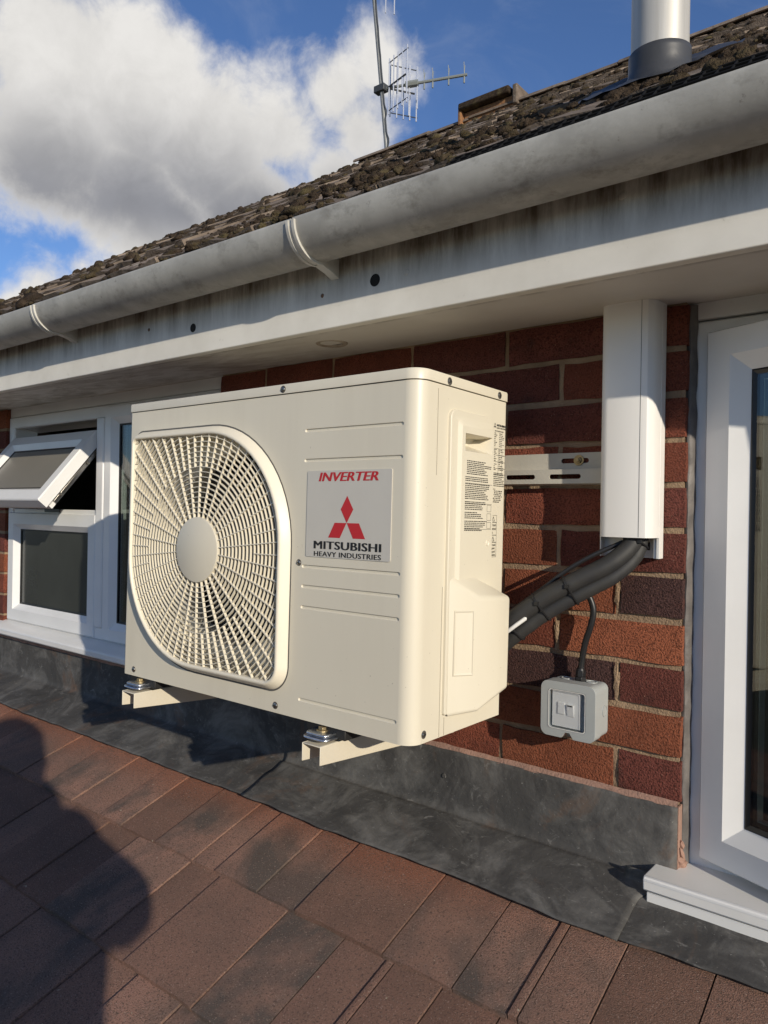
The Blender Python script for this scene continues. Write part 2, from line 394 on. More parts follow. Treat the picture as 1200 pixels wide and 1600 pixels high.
utile_m = pm('old_roof_tile', (0.25, 0.200, 0.160), (0.17, 0.135, 0.105), 14, 0.95, bump=0.8, bscale=160, bdist=0.003, rnd=0.2, extra=utile_fx, spec=0.1)
def moss_fx(e, col): return e['mix'](e['ramp'](e['noise'](11, 4), 0.52, 0.70), col, (0.13, 0.105, 0.055))
moss_m = pm('moss', (0.085, 0.062, 0.044), (0.040, 0.030, 0.022), 60, 0.98, bump=1.0, bscale=320, bdist=0.008, extra=moss_fx, spec=0.05)
flue_m = pm('flue_alu', (0.62, 0.60, 0.55), (0.40, 0.385, 0.35), 40, 0.5, 0.25, stretch=(1, 1, 0.04), contrast=(0.3, 0.7))
slate_m = pm('flue_lead_slate', (0.045, 0.046, 0.048), (0.065, 0.066, 0.068), 14, 0.45, 0.1, bump=0.2, bscale=40, bdist=0.003)
alu = pm('antenna_alu', (0.80, 0.80, 0.80), None, rough=0.35, metal=0.6)
mast_m = pm('antenna_mast', (0.34, 0.34, 0.32), (0.26, 0.27, 0.26), 30, 0.55, 0.5)
dkmetal = pm('antenna_dark', (0.05, 0.055, 0.06), None, rough=0.5)
boomm = pm('antenna_boom', (0.28, 0.30, 0.28), None, rough=0.5, metal=0.3)
sealant = pm('sealant', (0.15, 0.135, 0.125), (0.09, 0.082, 0.078), 30, 0.55, bump=0.5, bscale=60, bdist=0.003)
rubber = pm('gasket', (0.012, 0.012, 0.012), None, rough=0.4)
spacer = pm('spacer_bar', (0.55, 0.55, 0.54), None, rough=0.4, metal=0.7)
interior = pm('interior_plaster', (0.30, 0.28, 0.25), None, rough=0.9)
lich = pm('lichen_clay', (0.33, 0.17, 0.07), (0.22, 0.10, 0.05), 30, 0.95, bump=0.8, bscale=90, bdist=0.006)
hole_m = pm('hole_dark', (0.012, 0.011, 0.010), None, rough=0.9)
rust = pm('rust_fix', (0.22, 0.12, 0.06), (0.12, 0.07, 0.045), 200, 0.7, 0.4)
grass_m = pm('garden_ground', (0.085, 0.080, 0.045), (0.12, 0.10, 0.06), 0.8, 0.95)
def glass_mat(name, tint=(0.95, 0.97, 0.96), f0=0.05, frost=0.0, trans=0.85):
    m = bpy.data.materials.new(name); m.use_nodes = True; nt = m.node_tree; nt.nodes.clear(); N = nt.nodes.new; L = nt.links.new
    out = N('ShaderNodeOutputMaterial'); tr = N('ShaderNodeBsdfTransparent'); tr.inputs[0].default_value = (*[t*trans for t in tint], 1)
    gl = N('ShaderNodeBsdfGlossy'); gl.inputs['Roughness'].default_value = frost; gl.inputs['Color'].default_value = (1, 1, 1, 1)
    lw = N('ShaderNodeLayerWeight'); lw.inputs['Blend'].default_value = 0.5   # Facing, the same from both sides
    p5 = N('ShaderNodeMath'); p5.operation = 'POWER'; L(lw.outputs['Facing'], p5.inputs[0]); p5.inputs[1].default_value = 4.0
    fr = N('ShaderNodeMath'); fr.operation = 'MULTIPLY_ADD'; L(p5.outputs[0], fr.inputs[0]); fr.inputs[1].default_value = 1-f0; fr.inputs[2].default_value = f0
    mx = N('ShaderNodeMixShader'); L(fr.outputs[0], mx.inputs[0]); L(tr.outputs[0], mx.inputs[1]); L(gl.outputs[0], mx.inputs[2]); L(mx.outputs[0], out.inputs[0])
    MATS[name] = m; return m
glass = glass_mat('window_glass', (0.80, 0.86, 0.84), 0.07)
clear = glass_mat('clear_plastic', (0.97, 0.98, 0.99), 0.02, 0.08, 0.98)
def obscured():
    return pm('obscure_glass', (0.055, 0.060, 0.054), (0.042, 0.046, 0.042), 4, 0.15, spec=0.6)
obsglass = obscured()
frosted = pm('frosted_pane', (0.22, 0.205, 0.18), (0.20, 0.19, 0.165), 3, 0.3, spec=0.5)
seam_ink = pm('seam_shadow', (0.34, 0.30, 0.23), None, rough=0.6)
rust_ring = pm('vent_ring', (0.42, 0.36, 0.29), (0.26, 0.21, 0.16), 60, 0.6)
soffit_dk = pm('vent_hole_shade', (0.12, 0.105, 0.09), None, rough=0.8)  # painted shade of the vent opening, used on a flat disc
rail_paint = pm('rail_paint', (0.52, 0.49, 0.42), (0.48, 0.455, 0.39), 12, 0.55, bump=0.4, bscale=300, bdist=0.0012)
guard_black = pm('guard_black', (0.007, 0.007, 0.007), None, rough=0.8, spec=0.15)
#STRUCT
# ================================================================== SETTING
# ground far below and beyond
g = build('ground', MB().grid(lambda u, v: (-400+800*u, -400+800*v, -3.2 + 0.05*mnoise.noise(Vector((u*90, v*90, 0)))), 20, 20), grass_m); tag(g, kind='structure')

# ---- brick wall between the two windows
WL, WR, SOF = -1.180, 0.0, 0.822
def brick_variants(L, n):
    out = []
    for k in range(n):
        mb = MB(); rr = random.Random(40+k+int(L*1000))
        nx = max(3, int(L/0.03)); nz = 3; hz = 0.065; d = 0.05
        fr = []
        for i in range(nx+1):
            for j in range(nz+1):
                x = -L/2 + L*i/nx; z = -hz/2 + hz*j/nz
                ex = 0.0012*rr.uniform(-1, 1); ez = 0.0014*rr.uniform(-1, 1); yy = -0.0012*rr.random()
                if i in (0, nx): yy += 0.0022
                if j in (0, nz): yy += 0.0018
                fr.append((x+ex, yy, z+ez))
        mb.add(fr, [(i*(nz+1)+j, (i+1)*(nz+1)+j, (i+1)*(nz+1)+j+1, i*(nz+1)+j+1) for i in range(nx) for j in range(nz)])
        # sides back into the wall
        ring = [i*(nz+1) for i in range(nx+1)] + [nx*(nz+1)+j for j in range(1, nz+1)] + [i*(nz+1)+nz for i in range(nx-1, -1, -1)] + [j for j in range(nz-1, 0, -1)]
        m = len(ring); v = [fr[i] for i in ring] + [(fr[i][0], d, fr[i][2]) for i in ring]
        mb.add(v, [(i, (i+1) % m, m+(i+1) % m, m+i) for i in range(m)] + [tuple(range(m, 2*m))])
        out.append(mb.mesh('brick'))
    return out
FULL = brick_variants(0.215, 5); HALF = brick_variants(0.1025, 4); CLOS = {}
for me in FULL + HALF:
    for p in me.polygons: p.use_smooth = True
    me.set_sharp_from_angle(angle=R(50))
    me.materials.append(brick_red)
wall = thing('brick_wall', 'red and plum brick wall pier between the two windows under the soffit', 'wall', (-0.59, 0.05, -0.16))
def wpart(name, mb, mat, parent, org, **k):
    mb.v = [(p[0]-org[0], p[1]-org[1], p[2]-org[2]) for p in mb.v]
    return build(name, mb, mat, parent, **k)
wo = (-0.59, 0.05, -0.16)
mm = MB(); nx, nz = 90, 70
def mfn(u, v):
    x = WL+0.004 + (WR-0.006-WL)*u; z = -0.16 + (SOF+0.16)*v
    return (x, 0.0050 + 0.0016*mnoise.noise(Vector((x*28, z*28, 1))) + 0.0012*mnoise.noise(Vector((x*90, z*90, 4))), z)
mm.grid(mfn, nx, nz)
mm.box((WL+0.005, 0.012, -0.16), (WR-0.004, 0.10, SOF+0.02))
mo = wpart('mortar', mm, mortar, wall, wo, smooth=True, fix=False)
DARK = {(4, 0), (2, 2), (2, 1), (6, 2), (0, 3)}
for c in range(-2, 11):
    x = WR; z = c*0.075 + 0.0325; k = 0
    even = (c % 2 == 0)
    while x > WL + 0.02:
        L = 0.1025 if (even and k == 0) else 0.215
        L = min(L, x - WL)
        if L < 0.05: break
        half = L < 0.16
        rr = random.Random(c*31+k*7+5)
        me = rr.choice(HALF if half else FULL)
        if L not in (0.1025, 0.215):
            s = L/(0.1025 if half else 0.215)
        else: s = 1
        o = bpy.data.objects.new('brick', me); link(o, wall)
        o.location = (x-L/2-wo[0], -wo[1]+rr.uniform(-0.0012, 0.0012), z-wo[2]+rr.uniform(-0.0015, 0.0015))
        o.rotation_euler = (rr.uniform(-.006, .006), rr.uniform(-.005, .005), rr.uniform(-.006, .006)); o.scale = (s, 1, 1)
        if rr.random() < 0.5: o.rotation_euler.y += math.pi
        if (c, k) in DARK: mt = brick_dark
        else: mt = rr.choices([brick_red, brick_or, brick_plum, brick_dark], [5, 3, 2.6, 0.9])[0]
        if (c, k) in ((0, 0), (2, 0), (6, 0)): mt = brick_plum
        if (c, k) in ((0, 1), (3, 0), (1, 0), (5, 1)): mt = brick_or
        if mt is not brick_red:
            o.material_slots[0].link = 'OBJECT'; o.material_slots[0].material = mt
        x -= L + 0.010; k += 1
# rough mortar smears standing proud of the joints near the corner
for (x, z, w, h) in ((-0.107, 0.155, 0.0105, 0.060), (-0.1085, 0.305, 0.010, 0.055), (-0.219, 0.235, 0.011, 0.045)):
    rr = random.Random(int(-x*999)); n = 16; mb = MB()
    ring = []
    for i in range(n):
        a = 2*math.pi*i/n; q = rr.uniform(0.7, 1.25); ring.append((x+math.cos(a)*w/2*q, -0.0005, z+h/2+math.sin(a)*h/2*q))
    mb.add(ring + [(x, -0.003, z+h/2), (x+w*0.1, -0.0034, z+h*0.75), (x-w*0.1, -0.003, z+h*0.25)], [(i, (i+1) % n, n) for i in range(n)])
    wpart('mortar_smear', mb, mortar, wall, wo, smooth=True)
# left wall beyond the left window
wl2 = thing('brick_wall', 'sliver of red brick wall at the far left edge beside the open window', 'wall', (-2.8, 0.05, -0.16))
wpart('mortar', MB().box((-3.55, 0.006, -0.2), (-2.398, 0.10, SOF+0.02)), mortar, wl2, (-2.8, 0.05, -0.16))
for c in range(-2, 11):
    x = -2.393; k = 0
    while x > -3.4:
        L = 0.1025 if (c % 2 and k == 0) else 0.215
        rr = random.Random(c*17+k*3+900); me = rr.choice(HALF if L < .2 else FULL)
        o = bpy.data.objects.new('brick', me); link(o, wl2)
        o.location = (x-L/2+2.8, -0.05+rr.uniform(-.001, .001), c*0.075+0.0325+0.16)
        mt = rr.choice([brick_red, brick_or, brick_plum])
        if mt is not brick_red: o.material_slots[0].link = 'OBJECT'; o.material_slots[0].material = mt
        x -= L+0.01; k += 1
# pointing strip over the flashing
pt = MB(); 
def ptf(u, v):
    x = -2.5+2.5*u; 
    return (x, -0.0035-0.006*math.sin(math.pi*v)+0.002*mnoise.noise(Vector((x*40, v*3, 0))), 0.004-0.016*v+0.003*mnoise.noise(Vector((x*25, 2, v))))
pt.grid(ptf, 220, 4)
wpart('pointing', pt, pinkm, wall, wo, smooth=True, fix=False)

# ---- room behind the windows
room = MB()
room.box((-3.6, 0.16, -1.6), (1.6, 3.4, 0.95))
for i, f in enumerate(list(room.f)):
    pass
room.f.pop(2)   # open towards the windows
ro = build('room_shell', room, interior); tag(ro, kind='structure')
# wall core that closes the gap round the windows
core = MB().box((-3.6, 0.10, -1.6), (-2.40, 0.158, 0.94)).box((-1.17, 0.101, -1.6), (-0.003, 0.158, 0.94)).box((0.80, 0.02, -1.6), (2.2, 0.158, 0.94)).box((-2.40, 0.10, -1.6), (-1.17, 0.158, 0.0)).box((-0.003, 0.101, -1.6), (0.80, 0.157, -0.17)).box((-2.40, 0.10, 0.815), (0.80, 0.158, 0.94))
co = build('wall_core', core, interior); tag(co, kind='structure')

# ---- fascia, soffit
fo = thing('fascia_board', 'white painted fascia board with grime streaks below the grey gutter', 'fascia', (-0.8, -0.24, 0.80))
def rel(mb, org): mb.v = [(p[0]-org[0], p[1]-org[1], p[2]-org[2]) for p in mb.v]; return mb
fO = (-0.8, -0.24, 0.80)
build('board', rel(MB().box((-4.0, -0.250, 0.803), (1.6, -0.230, 0.985)), fO), fascia_m, fo, bevel=0.0025)
def disc(x, z, r, y, depth): return MB().lathe([(0, y-0.0006), (r, y-0.0006), (r, y+depth)], (x, 0, z), 'y', 20)
for (x, z, r) in ((-0.454, 0.872, 0.0110), (-0.965, 0.861, 0.0095)):
    build('drain_hole', rel(disc(x, z, r, -0.250, 0.002), fO), hole_m, fo)
for (x, z, r) in ((-0.015, 0.908, 0.006), (-0.58, 0.866, 0.004), (-1.13, 0.88, 0.004), (-0.385, 0.873, 0.006), (-1.62, 0.866, 0.005)):
    build('nail_head', rel(MB().lathe([(0, -0.2518), (r*.7, -0.2515), (r, -0.250)], (x, 0, z), 'y', 12), fO), rust if r < .005 else fascia_m, fo)
sf = thing('soffit_panel', 'dirty off-white soffit board under the eaves above the outdoor unit', 'soffit', (-0.8, -0.1, SOF))
sof_z = lambda y: SOF + 0.064*y
build('board', rel(MB().hexa([(-4.0, -0.2296, sof_z(-0.2296)), (1.6, -0.2296, sof_z(-0.2296)), (1.6, 0.16, SOF+0.004), (-4.0, 0.16, SOF+0.004), (-4.0, -0.2296, sof_z(-0.2296)+0.012), (1.6, -0.2296, sof_z(-0.2296)+0.012), (1.6, 0.16, SOF+0.016), (-4.0, 0.16, SOF+0.016)]), (-0.8, -0.1, SOF)), soffit_m, sf)
vt = MB().lathe([(0.0, 0.001), (0.022, 0.001), (0.024, -0.003), (0.031, -0.004), (0.034, -0.0015), (0.034, 0.002)], (-0.667, -0.129, SOF-0.0083), 'z', 28)
build('round_vent', rel(vt, (-0.8, -0.1, SOF)), rust_ring, sf, smooth=True)
build('vent_hole', rel(MB().lathe([(0, -0.0008), (0.0225, -0.0008), (0.0225, 0.001)], (-0.667, -0.129, SOF-0.0083), 'z', 24), (-0.8, -0.1, SOF)), soffit_dk, sf)

# ---- gutter
gt = thing('gutter', 'weathered grey half-round gutter running along the eaves with pale joint straps', 'gutter', (-0.8, -0.255, 0.93))
gO = (-0.8, -0.255, 0.93); gr, gy, gz = 0.056, -0.3075, 0.9624
def gut_profile(r, th=0.0028, n=20):
    out = [(gy+r*math.cos(math.pi+math.pi*i/n), gz+r*math.sin(math.pi+math.pi*i/n)) for i in range(n+1)]
    inn = [(gy+(r-th)*math.cos(math.pi+math.pi*i/n), gz+(r-th)*math.sin(math.pi+math.pi*i/n)) for i in range(n, -1, -1)]
    lip = [(gy-r+th, gz+0.0035), (gy-r+th*0.5, gz+0.005), (gy-r, gz+0.0035)]
    return out + inn + lip
def gutter_seg(x0, x1, r, dz=0):
    return MB().prism([(a, b+dz) for a, b in gut_profile(r)], 'x', x0, x1)
for (a, b, dz) in ((-0.546, 1.6, 0.0), (-1.451, -0.550, -0.001), (-4.0, -1.455, -0.002)):
    build('gutter_length', rel(gutter_seg(a, b, gr, dz), gO), gutter_m, gt, smooth=True, angle=50)
for xb in (-0.548, -1.453):
    st = MB()
    for (x0, x1, r) in ((xb-0.010, xb-0.004, 0.0605), (xb-0.0042, xb+0.004, 0.0585), (xb+0.0038, xb+0.010, 0.0605)):
        n = 22; prof = [(gy+r*math.cos(math.pi+math.pi*i/n), gz+r*math.sin(math.pi+math.pi*i/n)) for i in range(n+1)]
        inn = [(gy+0.0555*math.cos(math.pi+math.pi*i/n), gz+0.0555*math.sin(math.pi+math.pi*i/n)) for i in range(n, -1, -1)]
        st.prism(prof+inn, 'x', x0, x1)
    st.prism([(-0.2505, 0.925), (-0.2505, 0.890), (-0.270, 0.898), (-0.296, 0.904), (-0.29, 0.920)], 'x', xb-0.009, xb+0.009)
    s_ = build('joint_strap', rel(st, gO), gbrk_m, gt, smooth=True, angle=45)

# ---- old upper roof
PIT = R(32.37); tp = math.tan(PIT); VX, RY = -4.0, 3.8
def uz(y): return 1.0287 + tp*(y+0.26)
ur = thing('upper_roof', 'old mossy brown tiled roof rising above the gutter to the ridge', 'roof', (-1.4, 1.7, 1.0))
uO = Vector((-1.4, 1.7, 1.0))
GH = 0.272; TW = 0.30
def utile_mesh(k):
    rr = random.Random(k); mb = MB(); nx, ny = 7, 5; L = 0.415; T = 0.022
    def top(u, v):
        x = -TW/2+0.002 + (TW-0.004)*u; s = L*v     # s up-slope from butt
        z = 0.004*math.cos(2*math.pi*u*2) + 0.002*mnoise.noise(Vector((x*22+k*7, s*22, k)))
        sx = 0.004*mnoise.noise(Vector((x*30, k*3.1, 0))) if v == 0 else 0
        return (x, s+sx, z)
    vt_ = [top(i/nx, j/ny) for i in range(nx+1) for j in range(ny+1)]
    vb = [(p[0], p[1]+0.003, p[2]-T) for p in vt_]
    mb.add(vt_, [(i*(ny+1)+j, (i+1)*(ny+1)+j, (i+1)*(ny+1)+j+1, i*(ny+1)+j+1) for i in range(nx) for j in range(ny)])
    mb.add([vt_[i*(ny+1)] for i in range(nx+1)] + [vb[i*(ny+1)] for i in range(nx+1)], [(i, i+1, nx+2+i, nx+1+i) for i in range(nx)])
    for i0 in (0, nx):
        mb.add([vt_[i0*(ny+1)+j] for j in range(ny+1)] + [vb[i0*(ny+1)+j] for j in range(ny+1)], [(j, j+1, ny+2+j, ny+1+j) for j in range(ny)])
    me = mb.mesh('roof_tile'); me.materials.append(utile_m)
    for p in me.polygons: p.use_smooth = True
    me.set_sharp_from_angle(angle=R(45)); return me
UT = [utile_mesh(k) for k in range(6)]
moss = MB()
def ico_template(sub):
    bm = bmesh.new(); bmesh.ops.create_icosphere(bm, subdivisions=sub, radius=1)
    v = [tuple(x.co) for x in bm.verts]; f = [tuple(y.index for y in x.verts) for x in bm.faces]; bm.free(); return v, f
ICO2, ICO3 = ico_template(2), ico_template(3)
def clump(mb, c, rx, ry, rz, seed, hi=False):
    v, f = ICO3 if hi else ICO2
    out = []
    for p in v:
        q = Vector(p); d = 1 + 0.42*mnoise.noise(q*1.7+Vector((seed, 0, 0))) + 0.34*mnoise.noise(q*5+Vector((0, seed, 0)))
        if hi: d += 0.22*mnoise.noise(q*13+Vector((0, 0, seed)))
        x, y, z = q.x*rx*d, q.y*ry*d, max(q.z, -0.35)*rz*d
        y2, z2 = y*math.cos(PIT)-z*math.sin(PIT), y*math.sin(PIT)+z*math.cos(PIT)
        out.append((c[0]+x, c[1]+y2, c[2]+z2))
    mb.add(out, f)
row = 0; y = -0.300; rm = random.Random(3)
nrow = int((RY+0.30)/GH)+1
for row in range(nrow):
    yb = (-0.300 if row else -0.318) + row*GH; yn = yb
    off = (row % 2)*TW/2
    ncol = int((1.15-VX)/TW)
    for c in range(ncol):
        x = VX + TW/2 + c*TW - (0.0 if row % 2 else 0.0) + (off if c else off*0)
        x = VX + TW/2 + c*TW + (rm.uniform(-.012, .004) if c == 0 else 0)
        pz = uz(yb)
        o = bpy.data.objects.new('roof_tile', rm.choice(UT)); link(o, ur)
        lift = rm.uniform(0, 0.006)
        o.location = Vector((x, yb + rm.uniform(-.008, .008), pz + 0.004 + lift)) - uO
        o.rotation_euler = (PIT - 0.040 + rm.uniform(-.008, .008), rm.uniform(-.012, .012), rm.uniform(-.012, .012))
        # moss along the butt and the side joint
        near = x > -1.4
        for k in range(rm.choice((1, 2, 2, 3))):
            cx = x + rm.uniform(-TW/2, TW/2); s = rm.uniform(0.007, 0.021)*(1.1 if row == 0 else 1.0)
            if x > -0.8: s *= 0.6
            cy = yb + rm.uniform(-0.006, 0.03)
            clump(moss, (cx, cy, uz(cy)+0.006), s*rm.uniform(1.0, 2.4), s*rm.uniform(0.8, 1.3), s*rm.uniform(0.6, 1.1), rm.uniform(0, 99), near and row < 3)
        if rm.random() < 0.5:
            cx = x-TW/2; cy = yb + rm.uniform(0.05, 0.24); s = rm.uniform(0.006, 0.012)
            clump(moss, (cx, cy, uz(cy)+0.006), s, s*rm.uniform(1.2, 2.5), s*0.7, rm.uniform(0, 99))
# heavier moss and litter in the eaves course near the flue
def clear_of_flue(x, y): return (x+0.092)**2 + (y-0.10)**2 > 0.15**2
for k in range(420):
    x = rm.uniform(-2.2, 0.75); yb = -0.318 + rm.uniform(-0.010, 0.05); s = rm.uniform(0.003, 0.009)
    clump(moss, (x, yb, uz(yb)+rm.uniform(-0.012, 0.004)), s*rm.uniform(1, 2), s, s*rm.uniform(0.6, 1.0), rm.uniform(0, 99), x > -0.9)
for k in range(420):
    x = rm.uniform(-1.0, 0.75); yb = rm.uniform(-0.30, 0.6); s = rm.uniform(0.004, 0.011)
    if not clear_of_flue(x, yb): continue
    clump(moss, (x, yb, uz(yb)+0.004), s*rm.uniform(1, 2.2), s*1.2, s*rm.uniform(0.6, 1.3), rm.uniform(0, 99), True)
for k in range(700):
    x = rm.uniform(-1.4, 0.75); yb = rm.uniform(-0.31, 0.8); s = rm.uniform(0.0015, 0.005)
    if not clear_of_flue(x, yb): continue
    clump(moss, (x, yb, uz(yb)+0.006), s*rm.uniform(1, 1.8), s*1.2, s*rm.uniform(0.6, 1.2), rm.uniform(0, 99), False)
moss.v = [(p[0]-uO.x, p[1]-uO.y, p[2]-uO.z) for p in moss.v]
mso = build('moss', moss, moss_m, ur, smooth=True, fix=False, angle=180); tag(mso, kind='stuff')
# deck below the tiles, back slope and ridge tiles
dk = MB()
dk.hexa([(VX+0.03, -0.27, uz(-0.27)-0.045), (1.5, -0.27, uz(-0.27)-0.045), (1.5, RY, uz(RY)-0.045), (VX+0.03, RY, uz(RY)-0.045),
         (VX+0.03, -0.27, uz(-0.27)-0.030), (1.5, -0.27, uz(-0.27)-0.030), (1.5, RY, uz(RY)-0.030), (VX+0.03, RY, uz(RY)-0.030)])
dk.hexa([(VX+0.03, RY, uz(RY)-0.05), (1.5, RY, uz(RY)-0.05), (1.5, 2*RY+0.3, 1.0), (VX+0.03, 2*RY+0.3, 1.0),
         (VX+0.03, RY, uz(RY)-0.03), (1.5, RY, uz(RY)-0.03), (1.5, 2*RY+0.3, 1.02), (VX+0.03, 2*RY+0.3, 1.02)])
build('roof_deck', rel(dk, uO), deck_m, ur)
rmesh = None
for k in range(13):
    x0 = VX + 0.02 + k*0.40
    if x0 > 1.0: break
    mb = MB(); n = 8
    pr = [(0.115*math.cos(math.pi*i/n), 0.055*math.sin(math.pi*i/n)) for i in range(n+1)] + [(0.10*math.cos(math.pi*i/n), 0.04*math.sin(math.pi*i/n)) for i in range(n, -1, -1)]
    mb.prism(pr, 'x', -0.198, 0.198)
    if rmesh is None: rmesh = mb.mesh('ridge_tile'); rmesh.materials.append(utile_m)
    o = bpy.data.objects.new('ridge_tile', rmesh); link(o, ur)
    o.location = Vector((x0+0.2, RY, uz(RY)-0.040 + 0.006*math.sin(k*2.3))) - uO; o.rotation_euler = (0, 0.012*math.sin(k*5), 0)

# ---- lower tiled roof in the foreground
LP = R(20.0); tl = math.tan(LP)
def lz(y): return -0.125 + tl*y
lr = thing('lower_roof', 'brown granular concrete tiled lean-to roof in the foreground', 'roof', (-0.6, -1.2, lz(-1.2)))
lO = Vector((-0.6, -1.2, lz(-1.2)))
up = Vector((0, math.cos(LP), math.sin(LP))); nrm = Vector((0, -math.sin(LP), math.cos(LP)))
def lpt(x, y, h): p = Vector((x, y, lz(y))) + nrm*h; return p - lO
BUTT = [-0.315 - 0.2065*k for k in range(-1, 13)]
J1 = [1.42, 1.30, 1.18, 1.07, 0.94, 0.83, 0.72, 0.62, 0.54, 0.42, 0.30, 0.215, 0.092, -0.032, -0.122, -0.138, -0.231, -0.364, -0.562, -0.661, -0.783, -0.854, -0.98, -1.109, -1.197, -1.32, -1.465, -1.60, -1.759, -1.86, -2.02, -2.13, -2.30, -2.42, -2.6]
J2 = [1.42, 1.31, 1.17, 1.05, 0.92, 0.81, 0.70, 0.60, 0.47, 0.36, 0.21, 0.12, -0.02, -0.15, -0.249, -0.340, -0.356, -0.447, -0.581, -0.769, -0.863, -1.041, -1.16, -1.30, -1.41, -1.58, -1.70, -1.87, -1.99, -2.15, -2.28, -2.42, -2.6]
H1 = {0.092: 0, -0.032: 1, -0.122: 2, -0.138: 0}
def joints(k):
    if k == 1: return J1
    if k == 2: return J2
    rr = random.Random(50+k); x = 1.42-rr.random()*.05; out = []
    while x > -2.6:
        out.append(x); x -= rr.choice((0.105, 0.125, 0.19, 0.13))
    if k == 3: out = [x for x in out if not -0.95 < x < -0.5] + [-0.61, -0.728, -0.842, -0.93]; out.sort(reverse=True)
    return out
rest = MB()
for k in range(0, len(BUTT)):
    yb = BUTT[k] if k else -0.1085; yt = yb + 0.30
    J = joints(k); hi = False
    for i in range(len(J)-1):
        xr, xl = J[i], J[i+1]; rr = random.Random(k*100+i)
        rib = (xr-xl) < 0.03
        hi = (i % 2 == 1)
        if k == 1: hi = (xr in (-0.032, -0.364, -0.661, -0.854, -1.109, -1.32, -1.60)) or rib
        if k == 2: hi = (xr in (-0.249, -0.581, -0.863, -1.16, -1.41)) or rib
        if rib: hi = True
        h0 = (0.0032 if hi else 0.0) + rr.uniform(0, 0.0010)
        g1 = 0.0026; mb = MB(); nx = 2 if rib else max(3, int((xr-xl)/0.03)); T = 0.011
        ny = 5
        vt_ = []; vb = []
        for a in range(nx+1):
            for b in range(ny+1):
                x = xl+g1/2 + (xr-xl-g1)*a/nx; yy = yb + (yt-yb)*b/ny
                e = 0.0022*mnoise.noise(Vector((x*45, k*3.3, 0))) if b == 0 else 0
                h = h0 - 0.0105*b/ny*1.45 + 0.0008*mnoise.noise(Vector((x*30, yy*30, k)))
                if a in (0, nx): h -= 0.0013
                if b == 0: h -= 0.0012
                vt_.append(lpt(x, yy+e, h)); vb.append(lpt(x, yy+e, h-T))
        mb.add(vt_, [(a*(ny+1)+b, (a+1)*(ny+1)+b, (a+1)*(ny+1)+b+1, a*(ny+1)+b+1) for a in range(nx) for b in range(ny)])
        mb.add([vt_[a*(ny+1)] for a in range(nx+1)]+[vb[a*(ny+1)] for a in range(nx+1)], [(a, a+1, nx+2+a, nx+1+a) for a in range(nx)])
        for i0 in (0, nx):
            mb.add([vt_[i0*(ny+1)+b] for b in range(ny+1)]+[vb[i0*(ny+1)+b] for b in range(ny+1)], [(b, b+1, ny+2+b, ny+1+b) for b in range(ny)])
        if k >= 8 or xl > 0.45 or xr < -2.25: rest.add(mb.v, mb.f)
        else: build('roof_tile', mb, tile_m, lr, smooth=True, fix=False, angle=40)
tag(build('outlying_tiles', rest, tile_m, lr, smooth=True, fix=False, angle=40), kind='stuff')
und = MB().hexa([tuple(lpt(x, y, h)) for h in (-0.06, -0.022) for (x, y) in ((-2.7, -3.0), (1.45, -3.0), (1.45, 0.0), (-2.7, 0.0))])
build('roof_deck', und, deck_m, lr)
# body of the storey below
sb = build('lower_storey', MB().box((-2.7, -2.7, -3.25), (1.42, -2.55, lz(-2.7)-0.08)).box((-2.7, -2.55, -3.25), (-2.6, 0.10, -1.2)).box((1.32, -2.55, -3.25), (1.42, 0.10, -1.2)).box((-3.6, 0.02, -3.25), (2.2, 0.10, -1.6)), interior); tag(sb, kind='structure')

# ---- lead flashing
lf = thing('lead_flashing', 'dark grey lead flashing lapped along the wall base above the brown tiles', 'flashing', (-0.9, -0.02, -0.16))
fO2 = (-0.9, -0.02, -0.16)
def lead_sheet(x0, x1, ztop, ywall, yedge, lift, seed, xap=None):
    mb = MB(); n = max(12, int((x1-x0)/0.012)); prof = []
    zc = lz(ywall-0.02) + 0.006
    up_n = 7; ap_n = 14
    def f(u, v):
        xe = x1 if (xap is None or v < 0.40) else x1 + (xap-x1)*min(1, (v-0.40)/0.25) - 0.008*max(0, v-0.65)
        x = x0 + (xe-x0)*u
        e = yedge + 0.007*mnoise.noise(Vector((x*4, 0, 0))) + 0.003*mnoise.noise(Vector((x*19, 0, 0)))
        if v < 0.33:
            t = v/0.33; z = ztop + (zc+0.016-ztop)*t; y = ywall - 0.001*t
            y += 0.0012*mnoise.noise(Vector((x*9, z*16, seed)))
            return (x, y-lift, z)
        if v < 0.45:
            t = (v-0.33)/0.12; a = t*(math.pi/2-LP); r = 0.018
            return (x, ywall-0.001-r*(1-math.cos(a))-lift, zc+0.016-r*math.sin(a))
        t = (v-0.45)/0.55; r = 0.018; a = math.pi/2-LP
        y0 = ywall-0.001-r*(1-math.cos(a)); z0 = zc+0.016-r*math.sin(a)
        y = y0 + (e-y0)*t
        z1 = lz(e)+0.0025
        z = z0 + (z1-z0)*t
        amp = 0.0050*math.sin(math.pi*min(1, t*1.05))
        z += amp*(mnoise.noise(Vector((x*7, y*14, 0))) + 0.7*mnoise.noise(Vector((x*17, y*30, 3)))) + lift + 0.0008
        return (x, y, z)
    mb.grid(f, n, 36)
    return mb
for (a, b, zt, yw, ye, lift, sd, xa_) in ((-2.7, -0.885, 0.006, -0.0040, -0.142, 0.0, 1, None), (-0.905, 0.0005, -0.004, -0.0045, -0.148, 0.0030, 5, -0.040), (-0.075, 1.43, -0.112, -0.030, -0.142, 0.0, 9, None)):
    o = build('lead_sheet', rel(lead_sheet(a, b, zt, yw, ye, lift, sd, xa_), fO2), lead, lf, smooth=True, fix=False, angle=180)
    m = o.modifiers.new('thick', 'SOLIDIFY'); m.thickness = 0.0022; m.offset = -1
